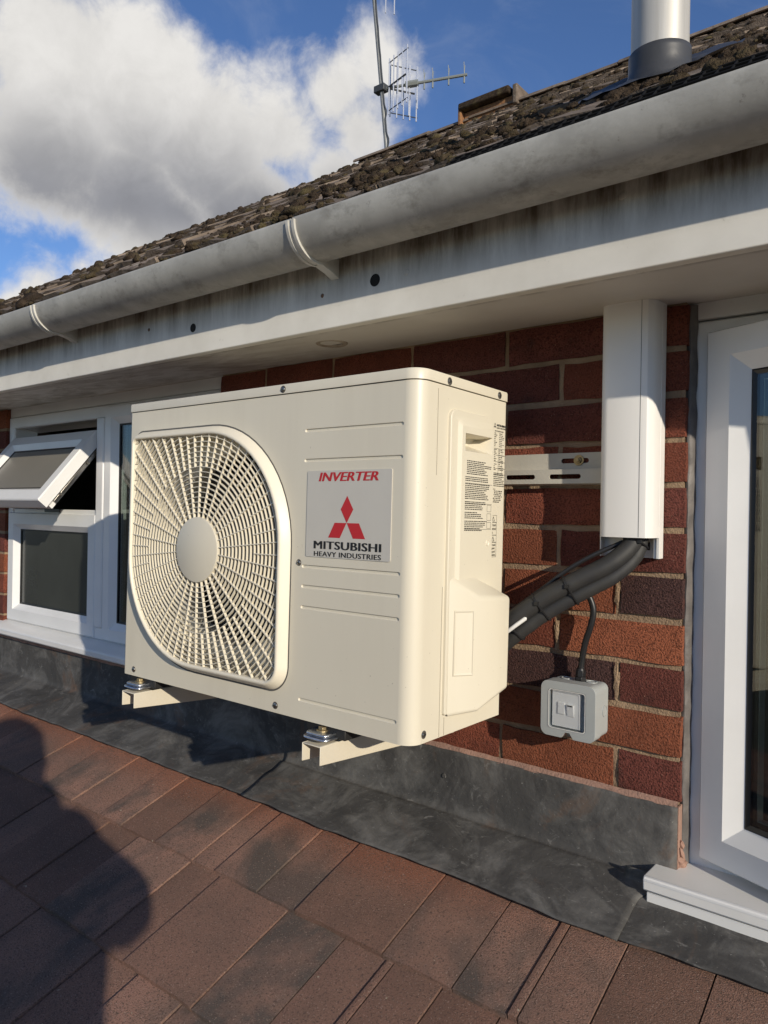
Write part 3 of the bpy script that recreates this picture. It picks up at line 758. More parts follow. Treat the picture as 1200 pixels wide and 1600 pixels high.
build('end_fold', rel(MB().hexa([(-0.001, -0.0072, -0.112), (0.0015, -0.0072, -0.112), (0.0015, 0.012, -0.112), (-0.001, 0.012, -0.112), (-0.001, -0.0072, -0.004), (0.0015, -0.0072, -0.004), (0.0015, 0.012, -0.004), (-0.001, 0.012, -0.004)]), fO2), pinkm, lf)
clp = MB().lathe([(0, -0.0125), (0.004, -0.012), (0.006, -0.009), (0.0065, -0.006)], (-0.452, 0, -0.058), 'y', 12)
build('clip', rel(clp, fO2), lead, lf, smooth=True)
# ================================================================== WINDOWS
def ring(mb, x0, x1, z0, z1, prof):
    # prof: list of (inset, y): mitred rectangular frame
    n = len(prof); v = []
    for i, y in prof:
        v += [(x0+i, y, z0+i), (x1-i, y, z0+i), (x1-i, y, z1-i), (x0+i, y, z1-i)]
    f = [(4*k+j, 4*k+(j+1) % 4, 4*(k+1)+(j+1) % 4, 4*(k+1)+j) for k in range(n-1) for j in range(4)]
    return mb.add(v, f)
# ---- right window (sash standing ajar)
rw = thing('casement_window', 'tall white window on the right with its sash swung ajar', 'window', (0.4, 0.06, -0.115))
wO = (0.4, 0.06, -0.115)
fm = ring(MB(), -0.002, 0.80, -0.1065, 0.790, [(0, 0.10), (0, 0.034), (0.003, 0.030), (0.026, 0.030), (0.030, 0.034), (0.030, 0.060), (0.055, 0.060), (0.055, 0.10)])
build('frame', rel(fm, wO), upvc, rw, smooth=True, angle=20)
build('head_board', rel(MB().box((-0.004, 0.026, 0.792), (0.80, 0.10, 0.8215)), wO), upvc_old, rw, bevel=0.0015)
build('sealant_bead', rel(MB().grid(lambda u, v: (-0.004 + 0.014*v + 0.0022*mnoise.noise(Vector((u*22, v*2, 0))), 0.0290 - 0.010*math.sin(math.pi*(0.12+0.8*v)) - 0.010*(1-v) + 0.003*mnoise.noise(Vector((u*40, v, 5))), -0.113 + 0.93*u), 140, 5), wO), sealant, rw, smooth=True, fix=False)
PHI = R(22)
sash_b = ring(MB(), 0, 0.62, -0.0855, 0.768, [(0.004, 0.055), (0, 0.050), (0, 0.004), (0.003, 0), (0.043, 0), (0.045, 0.0015), (0.069, 0.017), (0.071, 0.020)])
sash_b.v = [(p[0], p[1], p[2]+0.115) for p in sash_b.v]
ring(sash_b, 0, 0.62, 0.0295, 0.883, [(0.004, 0.055), (0.06, 0.055), (0.07, 0.045), (0.072, 0.030)])
sash = build('sash', sash_b, upvc, rw, smooth=True, angle=14)
sash.location = (0.026-wO[0], 0.016-wO[1], 0.0); sash.rotation_euler = (0, 0, -PHI)
SZ0, SZ1 = 0.0295, 0.883
build('gasket', ring(MB(), 0, 0.62, SZ0, SZ1, [(0.0695, 0.0172), (0.072, 0.0165), (0.0775, 0.0195), (0.0775, 0.026)]), rubber, sash)
build('spacer_bar', ring(MB(), 0, 0.62, SZ0, SZ1, [(0.085, 0.0245), (0.0865, 0.0245), (0.0865, 0.038), (0.085, 0.038)]), spacer, sash)
build('edge_seal', ring(MB(), 0, 0.62, SZ0, SZ1, [(0.0765, 0.0235), (0.0849, 0.0235), (0.0849, 0.040), (0.0765, 0.040)]), rubber, sash)
build('pane', MB().box((0.074, 0.0195, SZ0+0.074), (0.62-0.074, 0.0230, SZ1-0.074)), glass, sash)
build('pane', MB().box((0.074, 0.0400, SZ0+0.074), (0.62-0.074, 0.0435, SZ1-0.074)), glass, sash)
hd = MB().box((0.56, -0.012, 0.43), (0.60, 0.0, 0.50)); 
build('handle', MB().box((0.585, 0.056, 0.42), (0.605, 0.075, 0.54)), upvc, sash, bevel=0.003)
# right sill
rs = thing('window_sill', 'chipped white two-step sill below the right window resting on lead', 'sill', (0.35, -0.02, -0.162))
sO = (0.35, -0.02, -0.162)
build('upper_step', rel(MB().prism([(0.10, -0.140), (-0.062, -0.1270), (-0.067, -0.1250), (-0.0685, -0.1085), (-0.064, -0.1030), (-0.020, -0.1045), (0.032, -0.1030), (0.10, -0.102)][::-1], 'x', -0.034, 0.86), sO), upvc_old, rs, bevel=0.002)
build('lower_step', rel(MB().prism([(0.10, -0.160), (-0.062, -0.1520), (-0.064, -0.150), (-0.064, -0.1280), (0.10, -0.1410)][::-1], 'x', -0.029, 0.86), sO), upvc_old, rs, bevel=0.0015)
chip = MB(); 
for (x, y, r) in ((0.001, 0.006, 0.008), (0.004, 0.014, 0.006), (-0.002, 0.002, 0.005)): clump(chip, (x, y, -0.100), r, r, r*1.6, x*999)
for (x, z, r) in ((0.003, -0.085, 0.005), (0.003, -0.070, 0.004)): clump(chip, (x, 0.008, z), r, r, r*3, z*99)
build('mortar_crumbs', rel(chip, wO), pinkm, rw, smooth=True, fix=False)

# ---- left window
lw = thing('casement_window', 'white window on the left with its small top light propped open', 'window', (-1.8, 0.05, 0.05))
vO = (-1.8, 0.05, 0.05)
X0, X1, Z0, Z1 = -2.388, -1.180, 0.052, 0.786
FY = 0.012
fm = ring(MB(), X0, X1, Z0, Z1, [(0, 0.09), (0, FY+0.004), (0.004, FY), (0.036, FY), (0.040, FY+0.004), (0.040, 0.06), (0.05, 0.09)])
build('frame', rel(fm, vO), upvc, lw, smooth=True, angle=20)
build('head_board', rel(MB().box((X0, 0.016, Z1+0.0012), (X1, 0.09, 0.8215)), vO), upvc_old, lw, bevel=0.001)
build('mullion', rel(MB().prism([(-1.790, 0.09), (-1.790, FY-0.003), (-1.786, FY-0.006), (-1.752, FY-0.006), (-1.748, FY-0.003), (-1.748, 0.09)], 'z', Z0+0.041, Z1-0.041), vO), upvc, lw, bevel=0.001)
TZ = 0.445
build('transom', rel(MB().box((X0+0.041, FY+0.003, TZ-0.018), (-1.7912, 0.085, TZ+0.012)), vO), upvc, lw, bevel=0.002)
def glazed(xa, xb, za, zb, w=0.052, m=None):
    b = ring(MB(), xa, xb, za, zb, [(0, FY+0.04), (0, FY-0.002), (0.003, FY-0.005), (w-0.020, FY-0.005), (w-0.018, FY-0.003), (w, FY+0.014), (w, FY+0.03)])
    o = build('bead', rel(b, vO), upvc, lw, smooth=True, angle=14)
    g_ = ring(MB(), xa, xb, za, zb, [(w-0.001, FY+0.013), (w+0.004, FY+0.0135), (w+0.004, FY+0.02)])
    build('gasket', rel(g_, vO), rubber, lw)
    build('pane', rel(MB().box((xa+w-0.002, FY+0.0165, za+w-0.002), (xb-w+0.002, FY+0.0205, zb-w+0.002)), vO), m or glass, lw)
glazed(X0+0.012, -1.7915, Z0+0.004, TZ-0.002, 0.060, obsglass)
glazed(-1.745, X1-0.004, Z0+0.004, Z1-0.006, 0.056)
# open top light
ts = MB(); SW = 0.552; SH = 0.292
ring(ts, 0, SW, -SH, 0, [(0.012, 0.056), (0.012, 0.040), (0, 0.036), (0, 0.004), (0.003, 0), (0.040, 0), (0.056, 0.013), (0.058, 0.016)])
ring(ts, 0, SW, -SH, 0, [(0.012, 0.056), (0.050, 0.056), (0.058, 0.040), (0.058, 0.026)])
osash = build('open_sash', ts, upvc, lw, smooth=True, angle=14)
osash.location = (-2.345-vO[0], 0.010-vO[1], 0.712-vO[2]); osash.rotation_euler = (R(-39.5), 0, 0)
build('pane', MB().box((0.055, 0.0165, -SH+0.055), (SW-0.055, 0.0370, -0.055)), frosted, osash)
build('gasket', ring(MB(), 0, SW, -SH, 0, [(0.0565, 0.0145), (0.062, 0.0150), (0.062, 0.022)]), rubber, osash)
stay = MB().box((SW-0.0115, 0.041, -SH+0.03), (SW-0.004, 0.052, -0.03))
build('friction_stay', stay, steel, osash, bevel=0.001)
build('stay_rivet', MB().lathe([(0, 0.006), (0.005, 0.005), (0.007, 0)], (SW-0.004, 0.047, -SH+0.06), 'x', 12), steel, osash)
build('stay_rivet', MB().lathe([(0, 0.006), (0.005, 0.005), (0.007, 0)], (SW-0.004, 0.047, -0.10), 'x', 12), steel, osash)
build('handle_catch', rel(MB().box((-2.30, FY+0.002, TZ+0.0125), (-2.24, FY+0.03, TZ+0.024)), vO), zinc, lw, bevel=0.002)
build('vent_slot', rel(MB().box((-2.12, FY-0.0005, TZ+0.0020), (-2.02, FY+0.006, TZ+0.0135)), vO), rubber, lw)
ls = thing('window_sill', 'white sill under the left window ending behind the outdoor unit', 'sill', (-1.8, -0.02, 0.008))
build('nosing', rel(MB().prism([(0.09, 0.004), (-0.036, 0.010), (-0.042, 0.014), (-0.043, 0.030), (-0.038, 0.036), (0.010, 0.0512), (0.09, 0.0515)][::-1], 'x', -2.46, -1.16), (-1.8, -0.02, 0.008)), upvc_old, ls, bevel=0.0025)

# ================================================================== OUTDOOR UNIT
AC = thing('air_conditioner', 'cream outdoor air conditioner unit with round fan grille bracketed to the brick wall', 'air conditioner')
ex = Vector((0.999996, 0.002817, 0)); ey = Vector((-0.002817, 0.99989, -0.014562)); ez = Vector((-0.000041, 0.014562, 0.999894))
Mx = Matrix.Identity(4)
for i in range(3): Mx[i][0] = ex[i]; Mx[i][1] = ey[i]; Mx[i][2] = ez[i]; Mx[i][3] = (-0.30692, -0.32293, 0.10296)[i]
M1 = Mx.copy(); SC = 0.945
Mx = Matrix.Translation(cP) @ Matrix.Scale(SC, 4) @ Matrix.Translation(-cP) @ M1
AC.matrix_world = Mx
W, D, H = 0.786, 0.276, 0.5735
rF = 0.0265
def body_outline(o=0.0, n=12):
    # plan outline counter-clockwise seen from above, starting front-left
    pts = []
    def arc(cx, cy, r, a0, a1, k):
        return [(cx+r*math.cos(R(a0+(a1-a0)*i/k)), cy+r*math.sin(R(a0+(a1-a0)*i/k))) for i in range(k+1)]
    pts += arc(-W+0.006, 0.006, 0.006+o, 180, 270, 4)
    pts += arc(-rF, rF, rF+o, 270, 360, n)
    pts += arc(-0.005, D-0.005, 0.005+o, 0, 90, 4)
    pts += arc(-W+0.005, D-0.005, 0.005+o, 90, 180, 4)
    return pts
ol = body_outline()
csg = MB()
zb = 0.0
# walls except the flat front and the flat right side
iF = 4; iS = 4+1+12   # index of last point of front-left arc, last point of front-right arc
n = len(ol)
for i in range(n):
    j = (i+1) % n
    if i == iF or i == iS: continue
    a, b = ol[i], ol[j]; csg.add([(a[0], a[1], zb), (b[0], b[1], zb), (b[0], b[1], H), (a[0], a[1], H)], [(0, 1, 2, 3)])
csg.add([(p[0], p[1], zb) for p in ol], [tuple(range(n))]); csg.add([(p[0], p[1], H) for p in ol], [tuple(range(n))])
GC = (-0.519, 0.284)   # grille centre
HW = 0.2435
RAD = (0.226, 0.026, 0.226, 0.046)
def rim(o, k=16): return rrect(GC[0], GC[1], HW+o, HW+o, tuple(max(0.004, r+o) for r in RAD), k)
GROOVES = [0.505, 0.4525, 0.267, 0.232, 0.1955, 0.034]
xl, xr = ol[iF][0], ol[iF+1][0]
gh = [stadium(-0.246, -0.029, z, 0.0062) for z in GROOVES]
XS = -0.262
front_b = MB(); side_b = MB()
front_b.panel([(xl, zb), (XS, zb), (XS, H), (xl, H)], [rim(-0.010)], lambda u, v, d: (u, d, v), 0.0)
cuts = [H] + [(GROOVES[i]+GROOVES[i+1])/2 for i in range(len(GROOVES)-1)] + [zb]
for i, h in enumerate(gh):
    front_b.panel([(XS, cuts[i+1]), (xr, cuts[i+1]), (xr, cuts[i]), (XS, cuts[i])], [h], lambda u, v, d: (u, d, v), 0.0)
for h in gh:
    nn = len(h); front_b.add([(p[0], 0, p[1]) for p in h] + [(p[0], 0.0022, p[1]+(0.0004 if 1 else 0)) for p in rrect(-0.1375, sum(q[1] for q in h)/nn, 0.1065, 0.0018, (0.0017,)*4, 6)], [(i, (i+1) % nn, nn+(i+1) % nn, nn+i) for i in range(nn)] + [tuple(range(nn, 2*nn))])
# right side with openings for hand pocket
yf, yr = ol[iS][1], ol[iS+1][1]
pocket = [(0.120, 0.471), (0.209, 0.471), (0.209, 0.501), (0.120, 0.501)]
side_b.panel([(yf, zb), (yr, zb), (yr, H), (yf, H)], [[(0.112, 0.463), (0.215, 0.463), (0.215, 0.509), (0.112, 0.509)]], lambda u, v, d: (0-d, u, v), 0.0)
casing = build('casing', csg, cream, AC, smooth=True, angle=30)
build('front_panel', front_b, cream, AC); build('side_panel', side_b, cream, AC)
# panel seams on the side (thin inlaid lines)
for (y, z0, z1) in ((0.0515, 0.425, 0.566), (0.0765, 0.0, 0.245), (0.0905, 0.0, 0.03)):
    build('panel_seam', MB().box((-0.0006, y-0.0006, z0+0.001), (0.00035, y+0.0006, z1)), seam_ink, casing)
# lid
lid_b = MB(); ol2 = body_outline(0.0025); n2 = len(ol2)
ol3 = body_outline(0.0010); ol4 = body_outline(-0.004)
levels = [(ol2, 0.5750), (ol2, 0.5895), (ol3, 0.5922), (ol4, 0.5935)]
for k in range(len(levels)-1):
    (oa, za), (ob, zb_) = levels[k], levels[k+1]
    lid_b.add([(p[0], p[1], za) for p in oa] + [(p[0], p[1], zb_) for p in ob], [(i, (i+1) % n2, n2+(i+1) % n2, n2+i) for i in range(n2)])
lid_b.add([(p[0], p[1], 0.5935) for p in ol4], [tuple(range(n2))])
ol5 = body_outline(-0.003)
lid_b.add([(p[0], p[1], 0.5750) for p in ol2] + [(p[0], p[1], 0.5750) for p in ol5], [(i, (i+1) % n2, n2+(i+1) % n2, n2+i) for i in range(n2)])
build('lid', lid_b, cream, AC, smooth=True, angle=40)
build('lid_seam', MB().prism(body_outline(-0.0012), 'z', H-0.0005, 0.5752, cap=False), grey_ink, AC)
# grille rim
rb = MB(); prof = [(0.0015, 0.0005), (0.0004, -0.0020), (-0.0080, -0.0158), (-0.0098, -0.0176), (-0.0120, -0.0182), (-0.0142, -0.0180), (-0.0156, -0.0168), (-0.0164, -0.0140), (-0.0172, 0.0100)]
loops = [rim(o) for o, y in prof]; m = len(loops[0]); vv = []
for (o, y), lp in zip(prof, loops): vv += [(p[0], y, p[1]) for p in lp]
rb.add(vv, [(k*m+i, k*m+(i+1) % m, (k+1)*m+(i+1) % m, (k+1)*m+i) for k in range(len(prof)-1) for i in range(m)])
build('grille_rim', rb, creamp, AC, smooth=True, angle=60)
build('rim_gap', MB().panel(rim(0.0042), [rim(0.0010)], lambda u, v, d: (u, -0.00025, v), 0), grey_ink, casing)
# rings and spokes of the fan guard
inner = rim(-0.0165, 24)
def inside(x, z, poly):
    c = False; j = len(poly)-1
    for i in range(len(poly)):
        xi, zi = poly[i]; xj, zj = poly[j]
        if ((zi > z) != (zj > z)) and (x < (xj-xi)*(z-zi)/(zj-zi)+xi): c = not c
        j = i
    return c
def gy_(r): return -0.0165 + 0.0035*min(1, (r/0.23)**2)   # slightly domed guard
def ybk(r): return gy_(r) + 0.0062
RH = 0.0640
guard = build('fan_guard', MB().lathe([(RH-0.0025, -0.004), (RH, -0.004), (RH, -0.0165), (RH-0.0025, -0.0165)], (GC[0], 0, GC[1]), 'y', 48), creamp, AC)
k = 1; r = RH
while True:
    r = RH + 0.0100*k
    if r > 0.325: break
    N_ = 180; t = 0.00066; segs = MB(); run = []
    flags = [inside(GC[0]+r*math.cos(2*math.pi*i/N_), GC[1]+r*math.sin(2*math.pi*i/N_), inner) for i in range(N_)]
    y0, y1 = gy_(r), ybk(r)
    if all(flags): runs = [(0, N_)]
    else:
        runs = []; st_ = next(i for i in range(N_) if not flags[i]); i = st_
        while i < st_+N_:
            if flags[i % N_]:
                j = i
                while flags[(j+1) % N_] and j+1 < st_+N_: j += 1
                if j > i: runs.append((i, j))
                i = j+1
            else: i += 1
    for (ia, ib) in runs:
        segs = MB(); q = []
        for ii in range(ia, ib+1):
            c_, s_ = math.cos(2*math.pi*ii/N_), math.sin(2*math.pi*ii/N_)
            q += [(GC[0]+(r-t)*c_, y0, GC[1]+(r-t)*s_), (GC[0]+(r+t)*c_, y0, GC[1]+(r+t)*s_), (GC[0]+(r+t*.8)*c_, y1, GC[1]+(r+t*.8)*s_), (GC[0]+(r-t*.8)*c_, y1, GC[1]+(r-t*.8)*s_)]
        segs.add(q, [(4*g_+j, 4*g_+(j+1) % 4, 4*g_+4+(j+1) % 4, 4*g_+4+j) for g_ in range(ib-ia) for j in range(4)])
        build('ring', segs, creamp, guard, smooth=True, angle=40)
    k += 1
for a in range(60):
    an = R(6*a); prim = (a % 2 == 1)
    r0 = RH-0.001 if prim else RH+0.100
    r1 = r0
    while inside(GC[0]+(r1+0.002)*math.cos(an), GC[1]+(r1+0.002)*math.sin(an), inner): r1 += 0.002
    r1 += 0.002
    c_, s_ = math.cos(an), math.sin(an); px, pz = -s_*0.00088, c_*0.00088
    q = []
    ns = 4
    sp = MB()
    for i in range(ns+1):
        rr_ = r0+(r1-r0)*i/ns; x, z = GC[0]+rr_*c_, GC[1]+rr_*s_
        y0, y1 = gy_(rr_)-0.0004, ybk(rr_)-0.0012
        q.append([(x-px, y0, z-pz), (x+px, y0, z+pz), (x+px, y1, z+pz), (x-px, y1, z-pz)])
    for i in range(ns): sp.add(q[i]+q[i+1], [(j, (j+1) % 4, 4+(j+1) % 4, 4+j) for j in range(4)])
    sp.add(q[0], [(0, 1, 2, 3)]); sp.add(q[-1], [(3, 2, 1, 0)])
    build('spoke', sp, creamp, guard)
build('hub_cap', MB().lathe([(0, -0.0192), (RH*0.97, -0.0190), (RH, -0.0182), (RH+0.0004, -0.0165), (RH+0.0004, -0.009)], (GC[0], 0, GC[1]), 'y', 56), cream, guard, smooth=True)
# shroud, fan and coil behind the guard
RS = 0.206
sh = MB(); circ = [(GC[0]+RS*math.cos(2*math.pi*i/64), GC[1]+RS*math.sin(2*math.pi*i/64)) for i in range(64)]
sh.panel(rim(-0.004), [circ], lambda u, v, d: (u, 0.078+d, v), 0.0)
sh.lathe([(RS, 0.078), (RS-0.005, 0.081), (RS-0.008, 0.092), (RS-0.008, 0.125)], (GC[0], 0, GC[1]), 'y', 64)
lpa, lpb = rim(-0.0172), rim(-0.0172); mm_ = len(lpa)
sh.add([(p[0], 0.009, p[1]) for p in lpa] + [(p[0], 0.078, p[1]) for p in lpb], [(i, (i+1) % mm_, mm_+(i+1) % mm_, mm_+i) for i in range(mm_)])
build('fan_shroud', sh, cream, AC, smooth=True, angle=40)
build('coil', MB().box((-W+0.01, 0.205, 0.01), (-0.27, 0.235, H-0.01)), condenser, AC)
fan = build('fan', MB().lathe([(0, 0.082), (0.045, 0.082), (0.052, 0.090), (0.052, 0.15), (0, 0.15)], (GC[0], 0, GC[1]), 'y', 32), dark_fan, AC, smooth=True)
for b in range(3):
    bl = MB()
    def blade(u, v, b=b):
        rr_ = 0.050 + 0.142*u; an = R(b*120 + 15) + (v-0.5)*R(88 - 14*u) + 0.25*u
        return (GC[0]+rr_*math.cos(an), 0.098 + 0.050*v + 0.004*math.sin(u*3), GC[1]+rr_*math.sin(an))
    bl.grid(blade, 10, 12)
    bo = build('blade', bl, dark_fan, fan, smooth=True, fix=False); mo_ = bo.modifiers.new('t', 'SOLIDIFY'); mo_.thickness = 0.003
# badge with its lettering
bd = build('badge', MB().prism(rrect(-0.1425, 0.3595, 0.0935, 0.0745, (0.003,)*4, 4), 'y', -0.0012, 0.0), badge_m, AC)
def lettering(name, body, x0, x1, z0, z1, mat, parent, y=-0.0015, bold=0.0, shear=0.0, spacing=1.0):
    v, f = text_mesh(body, x1-x0-2*bold, z1-z0, shear=shear, spacing=spacing); mb = MB(); k = 5
    for i in range(k):
        dx = bold*2*i/(k-1)
        mb.add([(x0+p[0]+dx, y-0.00004*i, z0+p[1]) for p in v], f)
    return build(name, mb, mat, parent, fix=False)
lettering('lettering', 'INVERTER', -0.209, -0.076, 0.4155, 0.4305, red_ink, bd, bold=0.00125, shear=0.22)
lettering('lettering', 'MITSUBISHI', -0.217, -0.067, 0.2995, 0.3130, black_ink, bd, bold=0.00125, spacing=1.06)
lettering('lettering', 'HEAVY INDUSTRIES', -0.216, -0.067, 0.2868, 0.2952, black_ink, bd, bold=0.00055, spacing=1.06)
lg = MB(); cxl, czl = -0.1425, 0.3450; s = 0.0455; hw = 0.0139
def rhomb(p, q):
    return
lg.add([(cxl, -0.0015, czl), (cxl+hw, -0.0015, czl+s/2), (cxl, -0.0015, czl+s), (cxl-hw, -0.0015, czl+s/2)], [(0, 1, 2, 3)])
lg.add([(cxl-0.0004, -0.0015, czl), (cxl-0.0270, -0.0015, czl), (cxl-0.0410, -0.0015, czl-0.0255), (cxl-0.0145, -0.0015, czl-0.0255)], [(0, 1, 2, 3)])
lg.add([(cxl+0.0004, -0.0015, czl), (cxl+0.0270, -0.0015, czl), (cxl+0.0410, -0.0015, czl-0.0255), (cxl+0.0145, -0.0015, czl-0.0255)], [(0, 1, 2, 3)])
build('emblem', lg, red_ink, bd)
# screws
def screw(p, axis, parent=AC, r=0.0050):
    sg = -1 if axis == 'y' else 1
    prof = [(0, sg*0.0026), (r*0.55, sg*0.0024), (r*0.9, sg*0.0014), (r, 0)]
    o = build('screw', MB().lathe(prof, p, axis, 14), steel, parent, smooth=True)
    a, b, c = p; e = sg*0.00275; sl_ = r*0.55
    if axis == 'y': mbx = MB().box((a-sl_, b+e, c-0.0005), (a+sl_, b+e+0.0006, c+0.0005)).box((a-0.0005, b+e, c-sl_), (a+0.0005, b+e+0.0006, c+sl_))
    else: mbx = MB().box((a+e-0.0006, b-sl_, c-0.0005), (a+e, b+sl_, c+0.0005)).box((a+e-0.0006, b-0.0005, c-sl_), (a+e, b+0.0005, c+sl_))
    build('slot', mbx, black_ink, o)
    # flat dark ring, painted shade round the screw head
    rc = MB().lathe([(r, sg*0.0001), (r*1.35, sg*0.0003)], p, axis, 14); build('recess_shade', rc, grey_ink, o)
screw((-0.302, -0.0025, 0.583), 'y'); screw((-0.253, 0, 0.273), 'y', r=0.0045); screw((-0.303, 0, 0.013), 'y'); screw((-0.747, 0, 0.0135), 'y')
screw((0.0025, 0.080, 0.5815), 'x'); screw((0.0025, 0.244, 0.5825), 'x'); screw((0, 0.034, 0.0135), 'x')
# side service cover
def sidefn(x0): return lambda u, v, d: (x0-d, u, v)
cov = MB()
c0 = rrect(0.1515, 0.2865, 0.0685, 0.2515, (0.022, 0.016, 0.004, 0.004), 6)
c1 = rrect(0.1515, 0.2865, 0.0672, 0.2502, (0.021, 0.015, 0.003, 0.003), 6)
m = len(c0)
cov.add([(0.0, p[0], p[1]) for p in c0] + [(0.0045, p[0], p[1]) for p in c0] + [(0.0060, p[0], p[1]) for p in c1], [(k*m+i, k*m+(i+1) % m, (k+1)*m+(i+1) % m, (k+1)*m+i) for k in range(2) for i in range(m)])
in0 = rrect(0.1600, 0.3800, 0.0570, 0.1460, (0.006, 0.014, 0.006, 0.006), 6)
in1 = rrect(0.1625, 0.3780, 0.0520, 0.1380, (0.006, 0.008, 0.006, 0.006), 6)
cov.panel(c1, [in0], lambda u, v, d: (0.0060, u, v))
mi = len(in0)
cov.add([(0.0060, p[0], p[1]) for p in in0] + [(0.0105, p[0], p[1]) for p in in1], [(i, (i+1) % mi, mi+(i+1) % mi, mi+i) for i in range(mi)])
cov.panel(in1, [pocket], lambda u, v, d: (0.0105, u, v))
# pocket: upper overhang, sloped lower lip
pk = [(0.120, 0.471), (0.209, 0.471), (0.209, 0.501), (0.120, 0.501)]; pb = [(0.122, 0.486), (0.176, 0.486), (0.207, 0.499), (0.122, 0.499)]
cov.add([(0.0105, p[0], p[1]) for p in pk] + [(-0.024, p[0], p[1]) for p in pb], [(i, (i+1) % 4, 4+(i+1) % 4, 4+i) for i in range(4)] + [(4, 5, 6, 7)])
cover = build('service_cover', cov, cream, AC, smooth=True, angle=25)
# valve bump at the bottom of the cover
Zt, Zt2, Zb = 0.262, 0.226, 0.030
bp = [(0.088, 0.006), (0.134, 0.037), (0.240, 0.037), (0.246, 0.002)]   # (y, x)
bm_ = MB()
def bq(i, z): return (bp[i][1], bp[i][0], z)
top = [(0.0062, 0.088, Zt-0.004), (0.037, 0.136, Zt2), (0.037, 0.240, Zt2-0.004), (0.002, 0.246, Zt2+0.006), (0.0062, 0.150, Zt)]
bot = [(0.0062, 0.090, Zb), (0.037, 0.136, Zb+0.006), (0.037, 0.238, Zb+0.030), (0.002, 0.246, Zb+0.030)]
bm_.add(top+bot, [(0, 1, 4), (4, 1, 2, 3), (1, 6, 7, 2), (2, 7, 8, 3), (5, 6, 1, 0), (5, 8, 7, 6)])
bump_o = build('valve_cover', bm_, cream, AC, bevel=0.007, seg=4, smooth=True, angle=60)
# recessed panel on its slanted face
e0, e1 = Vector((0.0062, 0.089, 0)), Vector((0.037, 0.136, 0)); du = (e1-e0).normalized(); nn_ = Vector((du.y, -du.x, 0))
def slant(t, z, d): p = e0 + (e1-e0)*t + nn_*d; return (p.x, p.y, z)
fr_ = [(0.16, 0.098), (0.80, 0.098), (0.80, 0.206), (0.16, 0.206)]
fi_ = [(0.22, 0.102), (0.76, 0.102), (0.76, 0.202), (0.22, 0.202)]
pm_ = MB(); pm_.add([slant(a, b, 0.0004) for a, b in fr_] + [slant(a, b, 0.0016) for a, b in [(0.18, 0.0995), (0.785, 0.0995), (0.785, 0.2045), (0.18, 0.2045)]] + [slant(a, b, 0.0003) for a, b in fi_], [(i, (i+1) % 4, 4+(i+1) % 4, 4+i) for i in range(4)] + [(4+i, 4+(i+1) % 4, 8+(i+1) % 4, 8+i) for i in range(4)] + [(8, 9, 10, 11)])
build('recess_panel', pm_, cream, AC, smooth=True, angle=20)
build('plug_hole', MB().lathe([(0, 0.0108), (0.0040, 0.0108), (0.0048, 0.0116), (0.0056, 0.0106)], (0, 0.199, 0.316), 'x', 16), creamp, AC, smooth=True)
# printed data on the cover and beside it
def print_lines(x, rows, ink, name, parent, jit=11):
    rr = random.Random(jit); mb = MB()
    for (y0, y1, z, h, dens) in rows:
        y = y0
        while y < y1:
            w = rr.uniform(0.0018, 0.0062)
            if y+w > y1: break
            mb.add([(x, y, z), (x, y+w, z), (x, y+w, z+h), (x, y, z+h)], [(0, 1, 2, 3)])
            y += w + rr.uniform(0.0007, 0.0016)*(1/dens)
    return build(name, mb, ink, parent, fix=False)
rows = []
zz = 0.4545; rr = random.Random(2)
for blk, (ya, yb_, nl) in enumerate(((0.122, 0.208, 8), (0.122, 0.209, 3), (0.122, 0.210, 9), (0.122, 0.190, 5), (0.122, 0.188, 4), (0.122, 0.196, 6))):
    for i in range(nl):
        rows.append((ya + (0.004 if blk == 0 else 0), yb_ - rr.uniform(0, 0.022), zz, 0.0015, 1.0)); zz -= 0.0031
    zz -= 0.0024
lab1 = print_lines(0.01085, rows, black_ink, 'printed_notice', cover)
fl = MB()
for (z0) in (0.3655, 0.3505, 0.343):
    pass
for (z0, z1) in ((0.3705, 0.3825), (0.3555, 0.3675), (0.3415, 0.3525)):
    for a, b, c, d in ((0.1945, 0.2085, z0, z0+0.0005), (0.1945, 0.2085, z1-0.0005, z1), (0.1945, 0.1950, z0, z1), (0.2080, 0.2085, z0, z1)):
        fl.add([(0.01085, a, c), (0.01085, b, c), (0.01085, b, d), (0.01085, a, d)], [(0, 1, 2, 3)])
for z in (0.3835, 0.4175, 0.3395): fl.add([(0.01085, 0.122, z), (0.01085, 0.2105, z), (0.01085, 0.2105, z+0.0005), (0.01085, 0.122, z+0.0005)], [(0, 1, 2, 3)])
build('printed_boxes', fl, black_ink, cover, fix=False)
rows = []; zz = 0.513
for i in range(36):
    if i in (8, 20, 28): zz -= 0.003
    yb_ = 0.272 - (0.020 if i % 5 == 3 else 0)*rr.random()
    if i < 20: rows += [(0.2270, 0.2270+rr.uniform(0.010, 0.017), zz, 0.0013, 1), (0.250, 0.250+rr.uniform(0.006, 0.020), zz, 0.0013, 0.8)]
    elif i < 28: rows.append((0.2275, yb_, zz, 0.0014, 1))
    else: rows.append((0.228+rr.uniform(0, .01), yb_-rr.uniform(0, .02), zz, 0.0018, 0.5))
    zz -= 0.0033
lab2 = print_lines(0.0005, rows, black_ink, 'printed_data', casing, 5)
tb = MB()
for z in (0.486, 0.474, 0.462, 0.450, 0.4395): tb.add([(0.0005, 0.226, z), (0.0005, 0.274, z), (0.0005, 0.274, z+0.0005), (0.0005, 0.226, z+0.0005)], [(0, 1, 2, 3)])
for y in (0.2475, 0.261): tb.add([(0.0005, y, 0.4395), (0.0005, y+0.0005, 0.4395), (0.0005, y+0.0005, 0.486), (0.0005, y, 0.486)], [(0, 1, 2, 3)])
